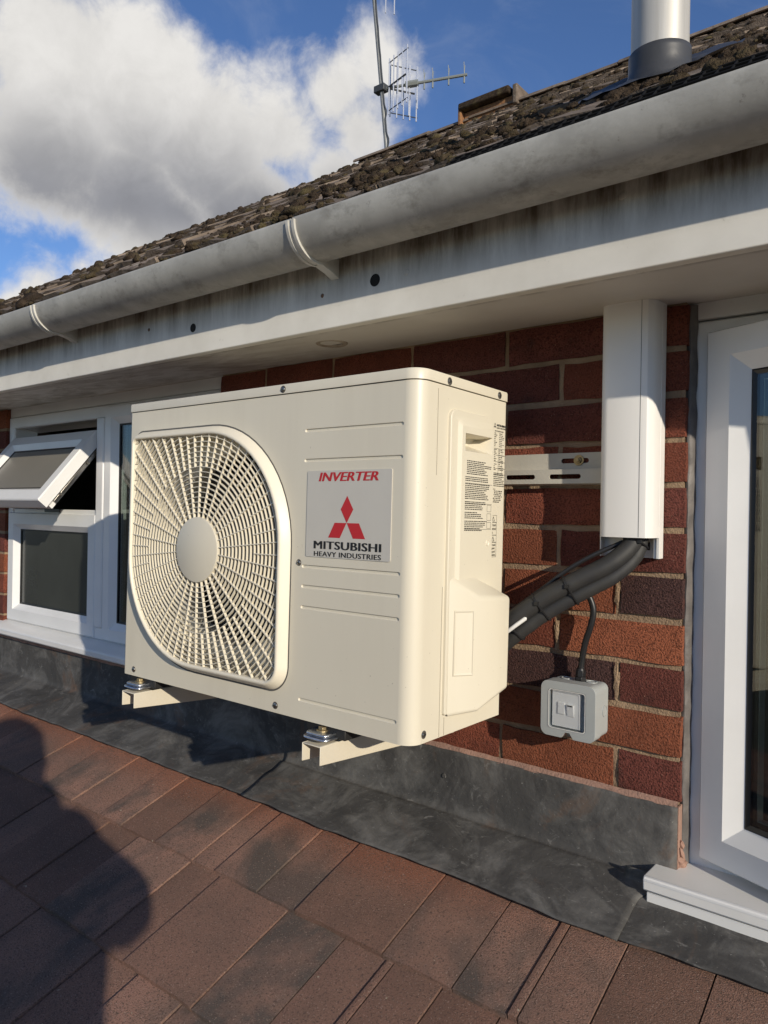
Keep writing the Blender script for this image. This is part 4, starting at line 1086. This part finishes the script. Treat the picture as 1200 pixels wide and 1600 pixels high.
# warning boxes
for (z0, z1) in ((0.3525, 0.3655), (0.3295, 0.3525), (0.3165, 0.3295), (0.2900, 0.3165)):
    y0, y1 = 0.2235, 0.2475
    for a, b, c, d in ((y0, y1, z0, z0+0.0005), (y0, y1, z1-0.0005, z1), (y0, y0+0.0005, z0, z1), (y1-0.0005, y1, z0, z1)):
        tb.add([(0.0005, a, c), (0.0005, b, c), (0.0005, b, d), (0.0005, a, d)], [(0, 1, 2, 3)])
for z in (0.3545, 0.3185):   # hollow warning triangles
    o_ = [(0.2305, z), (0.2405, z), (0.2355, z+0.009)]; i_ = [(0.2320, z+0.0009), (0.2390, z+0.0009), (0.2355, z+0.0073)]
    tb.add([(0.0005, a, b) for a, b in o_+i_], [(j, (j+1) % 3, 3+(j+1) % 3, 3+j) for j in range(3)])
build('printed_rules', tb, black_ink, casing, fix=False)
def side_text(body, y0, y1, z0, z1, mat=black_ink, **kw):
    v, f = text_mesh(body, y1-y0, z1-z0, **kw); return build('lettering', MB().add([(0.0006, y0+p[0], z0+p[1]) for p in v], f), mat, casing, fix=False)
side_text('MITSUBISHI', 0.2405, 0.2735, 0.5265, 0.5305, offset=0.035)
side_text('HEAVY INDUSTRIES', 0.2405, 0.2735, 0.5222, 0.5250, offset=0.02)
em = MB()
for pts in ([(0.2335, 0.5265), (0.2350, 0.5295), (0.2335, 0.5325), (0.2320, 0.5295)], [(0.2334, 0.5264), (0.2310, 0.5264), (0.2295, 0.5236), (0.2320, 0.5236)], [(0.2336, 0.5264), (0.2360, 0.5264), (0.2375, 0.5236), (0.2350, 0.5236)]):
    em.add([(0.0006, a, b) for a, b in pts], [(0, 1, 2, 3)])
build('emblem', em, black_ink, casing)
side_text('AIR CONDITIONER', 0.2335, 0.2650, 0.5165, 0.5190, offset=0.02)
side_text("Don't touch\nthe terminal\nblock.", 0.2247, 0.2450, 0.3320, 0.3505, offset=0.01)
side_text("Don't touch\nrefrigerant\npipings and\nconnections.", 0.2247, 0.2455, 0.2920, 0.3145, offset=0.01)
# base feet of the unit with zinc clips and bolts
ARM = ((-0.742, -0.697), (-0.205, -0.162))
for (xa, xb) in ARM:
    xm = (xa+xb)/2
    ft = build('foot', MB().box((xm-0.045, 0.004, -0.0195), (xm+0.045, 0.256, -0.0002)), condenser, AC, bevel=0.002)
    pl = MB().prism(rrect(xm, 0.010, 0.0245, 0.034, (0.012,)*4, 6), 'z', -0.0150, -0.0090)
    pl.prism(rrect(xm, 0.010, 0.0285, 0.038, (0.014,)*4, 6), 'z', -0.0190, -0.0152)
    p_ = build('clamp_plate', pl, zinc, AC, bevel=0.0022, seg=3)
    bo = MB().lathe([(0.0105, 0), (0.0105, 0.0015), (0, 0.0015)], (xm-0.003, 0.000, -0.0090), 'z', 18).prism([(xm-0.003+0.0075*math.cos(R(60*i+15)), 0.000+0.0075*math.sin(R(60*i+15))) for i in range(6)], 'z', -0.0078, 0.0015-0.004)
    build('bolt', bo, brass, AC, bevel=0.0007)

# ---- wall bracket: two channel arms and slotted rail
BR = thing('wall_bracket', 'cream steel wall bracket with slotted rail and two channel arms under the unit', 'bracket')
BR.matrix_world = Mx
for (xa, xb) in ARM:
    a = MB(); zt = -0.0262; t = 0.0022
    def side(x0, x1):
        pr_ = [(-0.030, zt), (-0.030, zt-0.031), (0.375, zt-0.060), (0.391, zt-0.048), (0.391, zt)]
        a.prism(pr_, 'x', x0, x1)
    side(xa, xa+t); side(xb-t, xb)
    a.box((xa+t+0.0001, -0.0298, zt-t), (xb-t-0.0001, 0.3905, zt-0.0001))
    o = build('arm', a, brkt, BR, bevel=0.0012)
    build('arm_bolt', MB().lathe([(0, 0.006), (0.005, 0.0055), (0.0068, 0.004), (0.0072, 0)], (xb, 0.262, zt-0.020), 'x', 14), brkt, BR, smooth=True)
    build('upright', MB().box((xa+0.004, 0.3720, zt-0.06), (xb-0.004, 0.3775, 0.49)), brkt, BR)
ra = MB()
y_u, y_l = 0.311, 0.296     # upper strip close to the wall, lower strip proud
x0r, x1r = -0.80, 0.235
def slotpanel(z0, z1, yy, slots, th=0.0025):
    slots = sorted(slots, key=lambda q: q[0][0]); cx = [sum(p[0] for p in q)/len(q) for q in slots]
    xc = [x0r] + [(cx[i]+cx[i+1])/2 for i in range(len(cx)-1)] + [x1r]
    for i, q in enumerate(slots):
        ra.panel([(xc[i], z0), (xc[i+1], z0), (xc[i+1], z1), (xc[i], z1)], [q], lambda u, v, d: (u, yy+d, v), th, floors=False)
sl_u = [stadium(xc-0.026, xc+0.026, 0.4660, 0.0088) for xc in (0.120, -0.05, -0.20, -0.40)]
sl_l = [stadium(xc-0.030, xc+0.030, 0.4370, 0.0085) for xc in (0.108, 0.020, -0.068, -0.30)]
slotpanel(0.4515, 0.4800, y_u, sl_u); slotpanel(0.4245, 0.4500, y_l, sl_l)
ra.add([(x0r, y_u, 0.4515), (x1r, y_u, 0.4515), (x1r, y_l, 0.4500), (x0r, y_l, 0.4500)], [(0, 1, 2, 3)])
ra.add([(x0r, y_l, 0.4245), (x1r, y_l, 0.4245), (x1r, y_l+0.018, 0.4225), (x0r, y_l+0.018, 0.4225)], [(0, 1, 2, 3)])
ra.add([(x0r, y_u, 0.4800), (x1r, y_u, 0.4800), (x1r, y_u+0.01, 0.4805), (x0r, y_u+0.01, 0.4805)], [(0, 1, 2, 3)])
conv = Mx.inverted() @ M1
def to_br(mb): mb.v = [tuple(conv @ Vector(p)) for p in mb.v]; return mb
build('rail', to_br(ra), rail_paint, BR, smooth=False)
wb = MB().lathe([(0.0095, 0.3105), (0.0095, 0.3085), (0.0, 0.3085)], (0.128, 0, 0.4665), 'y', 20).prism([(0.128+0.0062*math.cos(R(60*i)), 0.4665+0.0062*math.sin(R(60*i))) for i in range(6)], 'y', 0.3085, 0.3040).lathe([(0.0036, 0.304), (0.0036, 0.3005), (0, 0.3)], (0.128, 0, 0.4665), 'y', 12)
build('wall_bolt', to_br(wb), brass, BR, bevel=0.0004)

# ================================================================== PIPE TRUNKING
tk = thing('pipe_trunking', 'white plastic pipe trunking dropping from the soffit down the brick wall', 'trunking', (-0.085, -0.03, 0.40))
kO = (-0.085, -0.03, 0.40)
def arc2(p, q, r_in, n=5): pass
prof = [(-0.1370, -0.004), (-0.1345, -0.012), (-0.1210, -0.050), (-0.1180, -0.0570), (-0.1120, -0.0615), (-0.1050, -0.0632), (-0.0515, -0.0632), (-0.0420, -0.0605), (-0.0360, -0.0540), (-0.0330, -0.0450), (-0.0322, -0.0200), (-0.0325, -0.004)]
cx_, cy_ = -0.085, -0.028
inn = [(p[0]+(cx_-p[0])*0.045, p[1]+(cy_-p[1])*0.075) for p in prof]
cv = MB(); cv.prism(prof + inn[::-1], 'z', 0.4325, SOF-0.0042)
build('cover', rel(cv, kO), trunk, tk, smooth=True, angle=30)
build('ridge_line', rel(MB().box((-0.0521, -0.06345, 0.4335), (-0.0514, -0.0630, SOF-0.005)), kO), grey_ink, tk)
bk = MB().box((-0.1335, -0.0035, 0.398), (-0.0365, -0.0012, SOF-0.001))
bk.box((-0.1335, -0.019, 0.398), (-0.1312, -0.0037, 0.4322)).box((-0.0415, -0.020, 0.398), (-0.0365, -0.0037, 0.4322))
bk.box((-0.0365, -0.022, 0.398), (-0.0318, -0.002, SOF-0.001))
build('backing', rel(bk, kO), trunk, tk, bevel=0.0005)
build('fixing_slot', rel(MB().box((-0.058, -0.0040, 0.411), (-0.053, -0.0036, 0.424)), kO), hole_m, tk)
# ---- insulated pipes
pb = thing('pipe_bundle', 'black foam insulated pipes tied together curving from trunking to the unit', 'pipes', (-0.18, -0.06, 0.33))
bO = (-0.18, -0.06, 0.33)
CL = [(-0.064, -0.028, 0.50), (-0.064, -0.029, 0.446), (-0.070, -0.040, 0.412), (-0.097, -0.062, 0.380), (-0.143, -0.083, 0.351), (-0.194, -0.101, 0.318), (-0.244, -0.117, 0.277), (-0.285, -0.120, 0.240)]
P1 = smooth_path([(x, y-0.004, z+0.0075+0.0004*i) for i, (x, y, z) in enumerate(CL)])
P2 = smooth_path([(x+0.003, y+0.004, z-0.0090-0.0011*i) for i, (x, y, z) in enumerate(CL)])
def foam_r(r, n, sd): return [r*(1+0.045*mnoise.noise(Vector((i*0.55, sd, 0)))) for i in range(n)]
build('insulated_pipe', rel(MB().tube(P1, foam_r(0.0152, len(P1), 1), 18), bO), foam, pb, smooth=True)
build('insulated_pipe', rel(MB().tube(P2, foam_r(0.0130, len(P2), 7), 18), bO), foam, pb, smooth=True)
P3 = smooth_path([(-0.085, -0.040, 0.424), (-0.125, -0.062, 0.402), (-0.165, -0.078, 0.375), (-0.205, -0.092, 0.340), (-0.275, -0.105, 0.285)])
build('black_cable', rel(MB().tube(P3, 0.0040, 10), bO), blackp, pb, smooth=True)
P4 = smooth_path([tuple(P1[44]*0.45+P2[44]*0.55+Vector((0.002,-0.0150,0))), tuple(P1[47]*0.45+P2[47]*0.55+Vector((0.001,-0.0180,-0.001))), tuple(P1[50]*0.45+P2[50]*0.55+Vector((0,-0.0178,-0.001))), tuple(P1[53]*0.45+P2[53]*0.55+Vector((0,-0.0172,0.0))), tuple(P1[56]*0.45+P2[56]*0.55+Vector((0,-0.0172,0.0)))])
build('white_wire', rel(MB().tube(P4, [0.0010]+[0.0034]*(len(P4)-1), 10), bO), switchw, pb, smooth=True)
def tie(i):
    p1, p2 = P1[i], P2[i]; t = (P1[i+1]-P1[i-1]).normalized(); c = (p1+p2)/2; a = (p1-p2); a = (a-t*a.dot(t)); ha = a.length/2; a.normalize(); b = t.cross(a)
    ring_ = []
    for k in range(29):
        an = 2*math.pi*k/28; e = ha if math.sin(an) > 0 else -ha
        ra_ = 0.0160 if math.sin(an) > 0 else 0.0139
        ring_.append(c + a*(e + ra_*math.sin(an)) + b*ra_*math.cos(an))
    mbt = MB().tube(ring_, 0.0017, 6, False)
    h = c + a*(ha+0.004) - b*0.0165; mbt.box(tuple(h-Vector((.003, .003, .003))), tuple(h+Vector((.003, .003, .003))))
    return mbt
for i in (13, 34, 41, 48): build('cable_tie', rel(tie(i), bO), blackp, pb, smooth=True)
# ---- isolator switch and its cable
iso = thing('isolator_switch', 'grey weatherproof isolator box with clear window screwed to the brick wall', 'switch box', (-0.168, -0.03, 0.083))
iO = (-0.168, -0.03, 0.083)
icx, icz, ihw, ihh = -0.1685, 0.1330, 0.0495, 0.0475
build('back_box', rel(MB().prism(rrect(icx, icz, ihw-0.0018, ihh-0.0018, (0.011,)*4, 6), 'y', -0.002, -0.0340), iO), greyp, iso, bevel=0.001)
lidp = rrect(icx, icz, ihw, ihh, (0.013,)*4, 6)
# notch in the middle of the bottom edge for the screw
pts = []
for i, p in enumerate(lidp):
    pts.append(p)
    if i == 20: pts += [(icx-0.011, icz-ihh), (icx-0.004, icz-ihh+0.010), (icx+0.004, icz-ihh+0.010), (icx+0.011, icz-ihh)]
win = rrect(icx-0.001, icz+0.0005, 0.0335, 0.0335, (0.005,)*4, 5)
lb = MB(); lb.panel(pts, [win], lambda u, v, d: (u, -0.0620+d, v), 0.012)
mp = len(pts); lb.add([(p[0], -0.0620, p[1]) for p in pts] + [(p[0], -0.0350, p[1]) for p in pts], [(i, (i+1) % mp, mp+(i+1) % mp, mp+i) for i in range(mp)])
build('lid', rel(lb, iO), greyp, iso, bevel=0.0022, seg=3, smooth=True)
wr = rrect(icx-0.001, icz+0.0005, 0.0325, 0.0325, (0.0045,)*4, 5)
wn = MB(); wn.panel(win, [wr], lambda u, v, d: (u, -0.0632, v)); 
build('window_trim', rel(wn, iO), switchw, iso)
build('switch_plate', rel(MB().box((icx-0.0300, -0.0570, icz-0.0300), (icx+0.0205, -0.0500, icz+0.0310)), iO), switchw, iso)
build('clear_window', rel(MB().box((icx-0.0332, -0.0630, icz-0.0328), (icx+0.0312, -0.0615, icz+0.0338)), iO), clear, iso)
rk = MB().hexa([(icx-0.002, -0.0571, icz-0.010), (icx+0.010, -0.0571, icz-0.010), (icx+0.010, -0.0571, icz+0.010), (icx-0.002, -0.0571, icz+0.010),
                (icx-0.002, -0.0580, icz-0.010), (icx+0.010, -0.0580, icz-0.010), (icx+0.010, -0.0612, icz+0.010), (icx-0.002, -0.0612, icz+0.010)])
build('rocker', rel(rk, iO), switchw, iso, bevel=0.0006)
build('fuse_holder', rel(MB().box((icx-0.0195, -0.0588, icz-0.008), (icx-0.0065, -0.0571, icz+0.012)), iO), switchw, iso, bevel=0.0006)
build('neon_lens', rel(MB().box((icx-0.0005, -0.0614, icz+0.0075), (icx+0.0085, -0.0600, icz+0.0098)), iO), grey_ink, iso)
build('lid_screw', rel(MB().lathe([(0, -0.0575), (0.003, -0.057), (0.0045, -0.054), (0.0045, -0.034)], (icx, 0, icz-ihh+0.0045), 'y', 14), iO), steel, iso, smooth=True)
build('knockout', rel(MB().lathe([(0.0100, 0.0001), (0.0098, 0.0012), (0.0085, 0.0012), (0.0083, 0.0001), (0, 0.0003)], (icx+ihw-0.0018, -0.018, icz), 'x', 20), iO), greyp, iso, smooth=True)
for dx in (-0.022, 0.024): build('knockout', rel(MB().lathe([(0.0100, 0.0001), (0.0098, 0.0012), (0.0085, 0.0012), (0.0083, 0.0001), (0, 0.0003)], (icx+dx, -0.018, icz+ihh-0.0018), 'z', 20), iO), greyp, iso, smooth=True)
gl_ = MB().prism([(-0.163+0.0100*math.cos(R(60*i)), -0.022+0.0100*math.sin(R(60*i))) for i in range(6)], 'z', icz+ihh-0.0015, icz+ihh+0.006)
gl_.prism([(-0.163+0.0088*math.cos(R(60*i+20)), -0.022+0.0088*math.sin(R(60*i+20))) for i in range(6)], 'z', icz+ihh+0.0062, icz+ihh+0.017).lathe([(0.0075, icz+ihh+0.017), (0.006, icz+ihh+0.021), (0.0047, icz+ihh+0.0215)], (-0.163, -0.022, 0), 'z', 16)
build('cable_gland', rel(gl_, iO), blackp, iso, bevel=0.0006)
pc = build('power_cable', rel(MB().tube(smooth_path([(-0.163, -0.022, 0.196), (-0.161, -0.022, 0.215), (-0.155, -0.024, 0.245), (-0.145, -0.026, 0.275), (-0.140, -0.026, 0.302), (-0.146, -0.028, 0.325), (-0.160, -0.034, 0.345)]), 0.0056, 12), (0, 0, 0)), blackp, smooth=True)
tag(pc, 'short black power cable rising from the grey isolator box into the pipes', 'cable')

# ================================================================== ROOF FURNITURE
fl = thing('flue_pipe', 'bare aluminium flue pipe rising through the mossy tiles beside the gutter', 'flue', (-0.092, 0.12, uz(0.12)))
fx, fy, fz = -0.092, 0.12, uz(0.12)
fp = MB().lathe([(0.0505, -0.25), (0.0505, 0.55), (0.047, 0.55), (0.047, 0.3)], (0, 0, 0), 'z', 40)
build('pipe', fp, flue_m, fl, smooth=True, angle=60)
co = MB(); n = 40; rows_ = [(0.0520, 0.044, 0), (0.0545, 0.043, 0), (0.0550, 0.010, 0.1), (0.060, -0.006, 0.5), (0.074, 0.006, 0.95), (0.110, 0.012, 1.0), (0.140, 0.014, 1.0)]
def cfn(u, v):
    i = min(int(v*6+1e-6), 5); t = v*6-i; a = rows_[i]; b = rows_[i+1]
    r_ = a[0]+(b[0]-a[0])*t; h = a[1]+(b[1]-a[1])*t; k_ = a[2]+(b[2]-a[2])*t
    an = 2*math.pi*u; x, y_ = r_*math.cos(an), r_*math.sin(an)*(1+0.15*k_)
    w = 0.010*k_*mnoise.noise(Vector((x*18, y_*18, 0))) + (0.014*k_*max(0, mnoise.noise(Vector((x*30, y_*30, 7)))))
    return (x, y_, h + k_*tp*y_ + w + (1-k_)*tp*y_*0.10)
co.grid(cfn, n, 24)
c_o = build('lead_collar', co, slate_m, fl, smooth=True, fix=False, angle=180)
# black gutter guard lattice
gg = MB(); rr = random.Random(8)
def gpt(x, t):   # t: 0 at the lip, up over the gutter
    w = 0.005*mnoise.noise(Vector((x*14, 0, 3)))
    return Vector((x, -0.361+0.030*t, 0.968+0.026*t+w*t+0.004*mnoise.noise(Vector((x*5, 1, 0)))))
xs = [-0.235+0.0175*i for i in range(48)]
for t in (0.0, 0.42, 0.85):
    gg.tube([gpt(x, t) for x in xs], 0.0018, 5)
for x in xs: gg.tube([gpt(x, t) for t in (0, 0.3, 0.6, 0.9)], 0.0017, 5)
ggo = build('gutter_guard', gg, guard_black, fix=False); tag(ggo, 'crumpled black plastic gutter guard mesh lying along the gutter below the flue', 'gutter guard')
# raised vent on the ridge
rv = thing('ridge_vent', 'low lichen-covered clay vent block on the far ridge', 'roof vent', (-2.6, RY, uz(RY)))
zr = 0.0
build('base', MB().box((-0.23, -0.10, -0.10), (0.22, 0.10, 0.030)), lich, rv, bevel=0.01)
build('cap', MB().box((-0.25, -0.16, 0.032), (0.20, 0.12, 0.085)), moss_m, rv, bevel=0.012)
build('end_block', MB().box((-0.262, -0.14, -0.08), (-0.2305, 0.12, 0.075)), lich, rv, bevel=0.008)
build('end_block', MB().box((0.2205, -0.14, -0.06), (0.262, 0.12, 0.086)), utile_m, rv, bevel=0.01)
# ---- TV antennas on one mast
MBse = Vector((-3.685, RY, uz(RY)+0.01))
an_ = thing('television_antenna', 'grey mast carrying television antennas standing on the roof ridge', 'antenna', tuple(MBse))
mdir = Vector((-0.175, 0, 1.43))
def mp_(t): return mdir*t
build('mast', MB().tube([mp_(-0.15), mp_(0.0), mp_(0.5), mp_(1.2), mp_(1.6)], 0.019, 12), mast_m, an_, smooth=True)
cab = []
for i in range(40):
    t = 0.02 + i/39*1.0; s_ = 0.020 + 0.020*max(0, math.sin(i*0.9))*(1 if i < 16 else 0.3); cab.append(mp_(t) + Vector((s_, -0.012, 0)))
build('aerial_cable', MB().tube(cab, 0.006, 6), dkmetal, an_, smooth=True)
tb_ = 0.400
bd_ = Vector((1, 0.40, 0.015)).normalized(); B0 = mp_(tb_)
side_ = Vector((-0.40, 1, 0)).normalized(); upv = Vector((0, 0, 1))
build('mast_clamp', MB().box(tuple(B0+Vector((-.065, -.035, -.03))), tuple(B0+Vector((.05, .035, .03)))), dkmetal, an_, bevel=0.006)
build('boom', MB().tube([B0+bd_*0.02, B0+bd_*0.76], 0.013, 8), boomm, an_)
build('dipole_box', MB().tube([B0+bd_*0.22, B0+bd_*0.33], 0.030, 8), boomm, an_)
for i, (s_, h) in enumerate(((0.25, 0.17), (0.325, 0.14), (0.385, 0.085), (0.46, 0.085), (0.60, 0.085), (0.735, 0.09))):
    p = B0 + bd_*s_
    if i < 2: build('dipole', MB().tube([p-upv*h*1.6, p+upv*h], 0.0055, 6), alu, an_)
    else:
        build('director', MB().tube([p+upv*0.016, p+upv*(h+0.01)+side_*0.025], 0.003, 5).tube([p+upv*0.016, p+upv*(h+0.01)-side_*0.025], 0.003, 5).tube([p-upv*0.012, p-upv*h*0.75], 0.0075, 6), boomm, an_)
# two slanted reflector grids
for sg in (1, -1):
    o0 = B0 + bd_*0.05; dirv = (bd_*0.75 + side_*sg*0.55 + upv*0.0).normalized()
    ro_ = build('reflector', MB().tube([o0+upv*0.02*0, o0+dirv*0.26], 0.008, 6), dkmetal, an_)
    for k in range(5):
        p = o0 + dirv*(0.03+0.062*k); hh_ = 0.245
        build('reflector_rod', MB().tube([p-upv*hh_, p+upv*hh_], 0.0062, 6), alu, ro_)
    for zz_ in (-0.21, 0.21): build('cross_bar', MB().tube([o0+dirv*0.02+upv*zz_, o0+dirv*0.29+upv*zz_], 0.0045, 6), dkmetal, ro_)
# upper antenna, mostly above the picture
T0 = mp_(1.075)
build('upper_boom', MB().tube([T0+Vector((-.02, 0, 0)), T0+bd_*0.8], 0.013, 8), boomm, an_)
build('upper_dipole_box', MB().tube([T0+bd_*0.27-upv*0.10, T0+bd_*0.27+upv*0.02], 0.028, 10), boomm, an_, smooth=True)
for s_, a, b in ((0.12, -0.27, 0.25), (0.17, -0.11, 0.25), (0.20, -0.30, 0.25)):
    p = T0+bd_*s_; build('upper_rod', MB().tube([p+upv*a, p+upv*b], 0.006, 6), alu, an_)
# ================================================================== PERSON WITH PHONE (stands behind the camera, casts the shadow on the tiles)
pr_z = lz(-1.45)
person = thing('person', 'person in dark jacket kneeling on the roof photographing the unit with a phone', 'person', (0.70, -1.45, pr_z))
pO = Vector((0.70, -1.45, pr_z))
jacket = pm('jacket', (0.03, 0.035, 0.05), (0.045, 0.05, 0.065), 20, 0.85, bump=0.4, bscale=120, bdist=0.003)
trouser = pm('trousers', (0.05, 0.05, 0.06), None, rough=0.9)
skin_m = pm('skin', (0.52, 0.32, 0.24), (0.48, 0.28, 0.20), 30, 0.55)
hair_m = pm('hair', (0.035, 0.025, 0.018), (0.06, 0.04, 0.03), 80, 0.7, bump=0.6, bscale=200, bdist=0.004)
shoe_m = pm('shoe', (0.04, 0.03, 0.025), None, rough=0.6)
def skin(name, nodes, edges, mat, parent, sub=2, root=0):
    me = bpy.data.meshes.new(name); me.from_pydata([tuple(Vector(p)-pO) for p, r in nodes], edges, []); me.update()
    o = bpy.data.objects.new(name, me); link(o, parent)
    o.modifiers.new('skin', 'SKIN'); s = o.modifiers.new('sub', 'SUBSURF'); s.levels = sub; s.render_levels = sub
    lay = me.skin_vertices[0].data if me.skin_vertices else None
    if lay is None:
        bm = bmesh.new(); bm.from_mesh(me); bm.verts.layers.skin.verify(); bm.to_mesh(me); bm.free(); lay = me.skin_vertices[0].data
    for i, (p, r) in enumerate(nodes):
        lay[i].radius = (r, r) if not isinstance(r, tuple) else r; lay[i].use_root = (i == root)
    me.materials.append(mat)
    return o
fw = Vector((cF.x, cF.y, 0)).normalized(); rt = Vector((cR.x, cR.y, 0)).normalized(); upz = Vector((0, 0, 1))
pelvis = Vector((0.71, -1.405, -0.10)); chest = Vector((0.69, -1.378, 0.19)); neck = Vector((0.655, -1.345, 0.395)); head = Vector((0.62, -1.315, 0.56))
shR = neck + rt*0.165 - upz*0.045 - fw*0.01; shL = neck - rt*0.165 - upz*0.055
elR = Vector((0.850, -1.190, 0.275)); haR = cP + rt*0.085 - fw*0.035 - upz*0.045
elL = Vector((0.41, -1.45, 0.16)); haL = cP - rt*0.085 - fw*0.035 - upz*0.045
def foot_on(x, y): return Vector((x, y, lz(y)+0.045))
ftR = foot_on(0.90, -1.76); ftL = foot_on(0.72, -1.82)
hipR = pelvis + rt*0.09 - upz*0.05; hipL = pelvis - rt*0.09 - upz*0.05
knR = Vector((0.80, -1.32, lz(-1.32)+0.075)); knL = Vector((0.62, -1.40, lz(-1.40)+0.075))
# continuous body: torso, neck, head, arms, legs
bn = [(pelvis, 0.125), (chest, 0.135), (neck-upz*0.03, 0.060), (neck+upz*0.05, 0.052), (head-upz*0.05+fw*0.02, 0.070), (head+upz*0.05, 0.082),
      (shR, 0.058), (elR, 0.042), (haR-rt*0.01-fw*0.02, 0.026), (shL, 0.058), (elL, 0.042), (haL+rt*0.01-fw*0.02, 0.026),
      (hipR, 0.085), (knR, 0.058), (ftR+upz*0.06, 0.040), (hipL, 0.085), (knL, 0.058), (ftL+upz*0.06, 0.040)]
be = [(0, 1), (1, 2), (2, 3), (3, 4), (4, 5), (2, 6), (6, 7), (7, 8), (2, 9), (9, 10), (10, 11), (0, 12), (12, 13), (13, 14), (0, 15), (15, 16), (16, 17)]
body = skin('body', bn, be, skin_m, person)
jn = [(pelvis-upz*0.02, 0.155), (chest, 0.155), (neck-upz*0.05, 0.110), (shR, 0.078), (elR, 0.066), (haR-rt*0.025-fw*0.03+(elR-haR)*0.2, 0.036), (shL, 0.074), (elL, 0.056), (haL-fw*0.03+(elL-haL)*0.2, 0.036), (neck+fw*0.065+upz*0.055, 0.125)]
skin('jacket', jn, [(0, 1), (1, 2), (2, 3), (3, 4), (4, 5), (2, 6), (6, 7), (7, 8), (2, 9)], jacket, person)
skin('trousers', [(pelvis-upz*0.03, 0.140), (hipR, 0.098), (knR, 0.074), (ftR+upz*0.07, 0.060), (hipL, 0.098), (knL, 0.074), (ftL+upz*0.07, 0.060)], [(0, 1), (1, 2), (2, 3), (0, 4), (4, 5), (5, 6)], trouser, person)
for ft in (ftR, ftL):
    skin('shoe', [(ft-fw*0.05, 0.042), (ft+fw*0.06+Vector((0, 0, fw.y*0.06*tl)), 0.040), (ft+fw*0.16+Vector((0, 0, fw.y*0.16*tl-0.01)), 0.030)], [(0, 1), (1, 2)], shoe_m, person)
# head details
hb = MB(); clump_c = head - pO
def headpt(u, v):
    a = 2*math.pi*u; b = math.pi*v; d = rt*math.sin(b)*math.cos(a)*0.082 + fw*math.sin(b)*math.sin(a)*0.098 + upz*math.cos(b)*0.118
    return tuple(clump_c + d)
hb.grid(headpt, 28, 20)
hd_o = build('head', hb, skin_m, body, smooth=True, fix=True, angle=180)
hr = MB()
def hairpt(u, v):
    a = 2*math.pi*u; b = math.pi*(0.02+0.60*v); back = max(0, -math.sin(a))
    b2 = b*(0.62+0.42*back) ; k = 1.10+0.03*mnoise.noise(Vector((u*20, v*9, 0)))
    return tuple(clump_c + rt*math.sin(b2)*math.cos(a)*0.082*k + fw*math.sin(b2)*math.sin(a)*0.098*k + upz*math.cos(b2)*0.118*k)
hr.grid(hairpt, 36, 12)
build('hair', hr, hair_m, body, smooth=True, fix=False, angle=180)
hd_ = MB(); hc = Vector((0.635, -1.335, 0.445)) - pO
hd_.grid(lambda u, v: tuple(hc + Vector((0.125*math.sin(math.pi*v)*math.cos(2*math.pi*u), 0.118*math.sin(math.pi*v)*math.sin(2*math.pi*u), 0.085*math.cos(math.pi*v)))*(1+0.06*mnoise.noise(Vector((u*9, v*6, 2))))), 28, 14)
build('shadow_hood', hd_, jacket, body, smooth=True, angle=180)  # unseen, added to fill the neck gap in the cast shadow
ns = MB(); clump(ns, tuple(clump_c+fw*0.100-upz*0.018), 0.012, 0.016, 0.020, 1); build('nose', ns, skin_m, body, smooth=True, fix=False)
for s_ in (-1, 1):
    e_ = MB().lathe([(0, 0.012), (0.008, 0.009), (0.012, 0)], tuple(clump_c+fw*0.084+rt*s_*0.032+upz*0.008), 'y', 12); build('eye', e_, switchw, body, smooth=True)
    er = MB(); clump(er, tuple(clump_c+rt*s_*0.084-fw*0.005-upz*0.01), 0.010, 0.018, 0.028, 5); build('ear', er, skin_m, body, smooth=True, fix=False)
mo_ = MB(); clump(mo_, tuple(clump_c+fw*0.089-upz*0.055), 0.022, 0.010, 0.008, 3); build('mouth', mo_, red_ink, body, smooth=True, fix=False)
# hands: palm and five bent fingers gripping the phone edges
for s_, ha in ((1, haR), (-1, haL)):
    side_v = rt*s_
    nodes = [(ha-side_v*0.0-fw*0.020, (0.024, 0.016)), (ha+side_v*0.004+fw*0.004, (0.026, 0.014))]; edges = [(0, 1)]
    hand = skin('hand', nodes, edges, skin_m, body)
    for k, (dz, L) in enumerate(((0.045, 0.9), (0.024, 1.0), (0.003, 0.95), (-0.018, 0.78))):
        b0 = ha + upz*dz*0.8 + side_v*0.010; b1 = b0 + side_v*0.010 + fw*0.018*L + upz*dz*0.2; b2 = b1 + fw*0.008 - side_v*0.018*L; b3 = b2 - side_v*0.018*L - fw*0.002
        skin('finger', [(b0, 0.009), (b1, 0.0085), (b2, 0.0078), (b3, 0.0068)], [(0, 1), (1, 2), (2, 3)], skin_m, body)
    t0 = ha - side_v*0.004 - fw*0.015 + upz*0.01; t1 = t0 - side_v*0.018 - fw*0.004 + upz*0.022; t2 = t1 - side_v*0.014 + fw*0.002 + upz*0.016
    skin('thumb', [(t0, 0.011), (t1, 0.0095), (t2, 0.0080)], [(0, 1), (1, 2)], skin_m, body)
ph = thing('smartphone', 'dark smartphone held out in both hands by the person', 'phone', tuple(cP - fw*0.016))
phm = MB(); 
for a, b in ((0, 0),): pass
def php(x, y, z): return tuple(rt*x + fw*y + upz*z)
phm.hexa([php(-0.075, -0.004, -0.060), php(0.075, -0.004, -0.060), php(0.075, 0.004, -0.060), php(-0.075, 0.004, -0.060), php(-0.075, -0.004, 0.012), php(0.075, -0.004, 0.012), php(0.075, 0.004, 0.012), php(-0.075, 0.004, 0.012)])
build('phone_body', phm, blackp, ph, bevel=0.003)
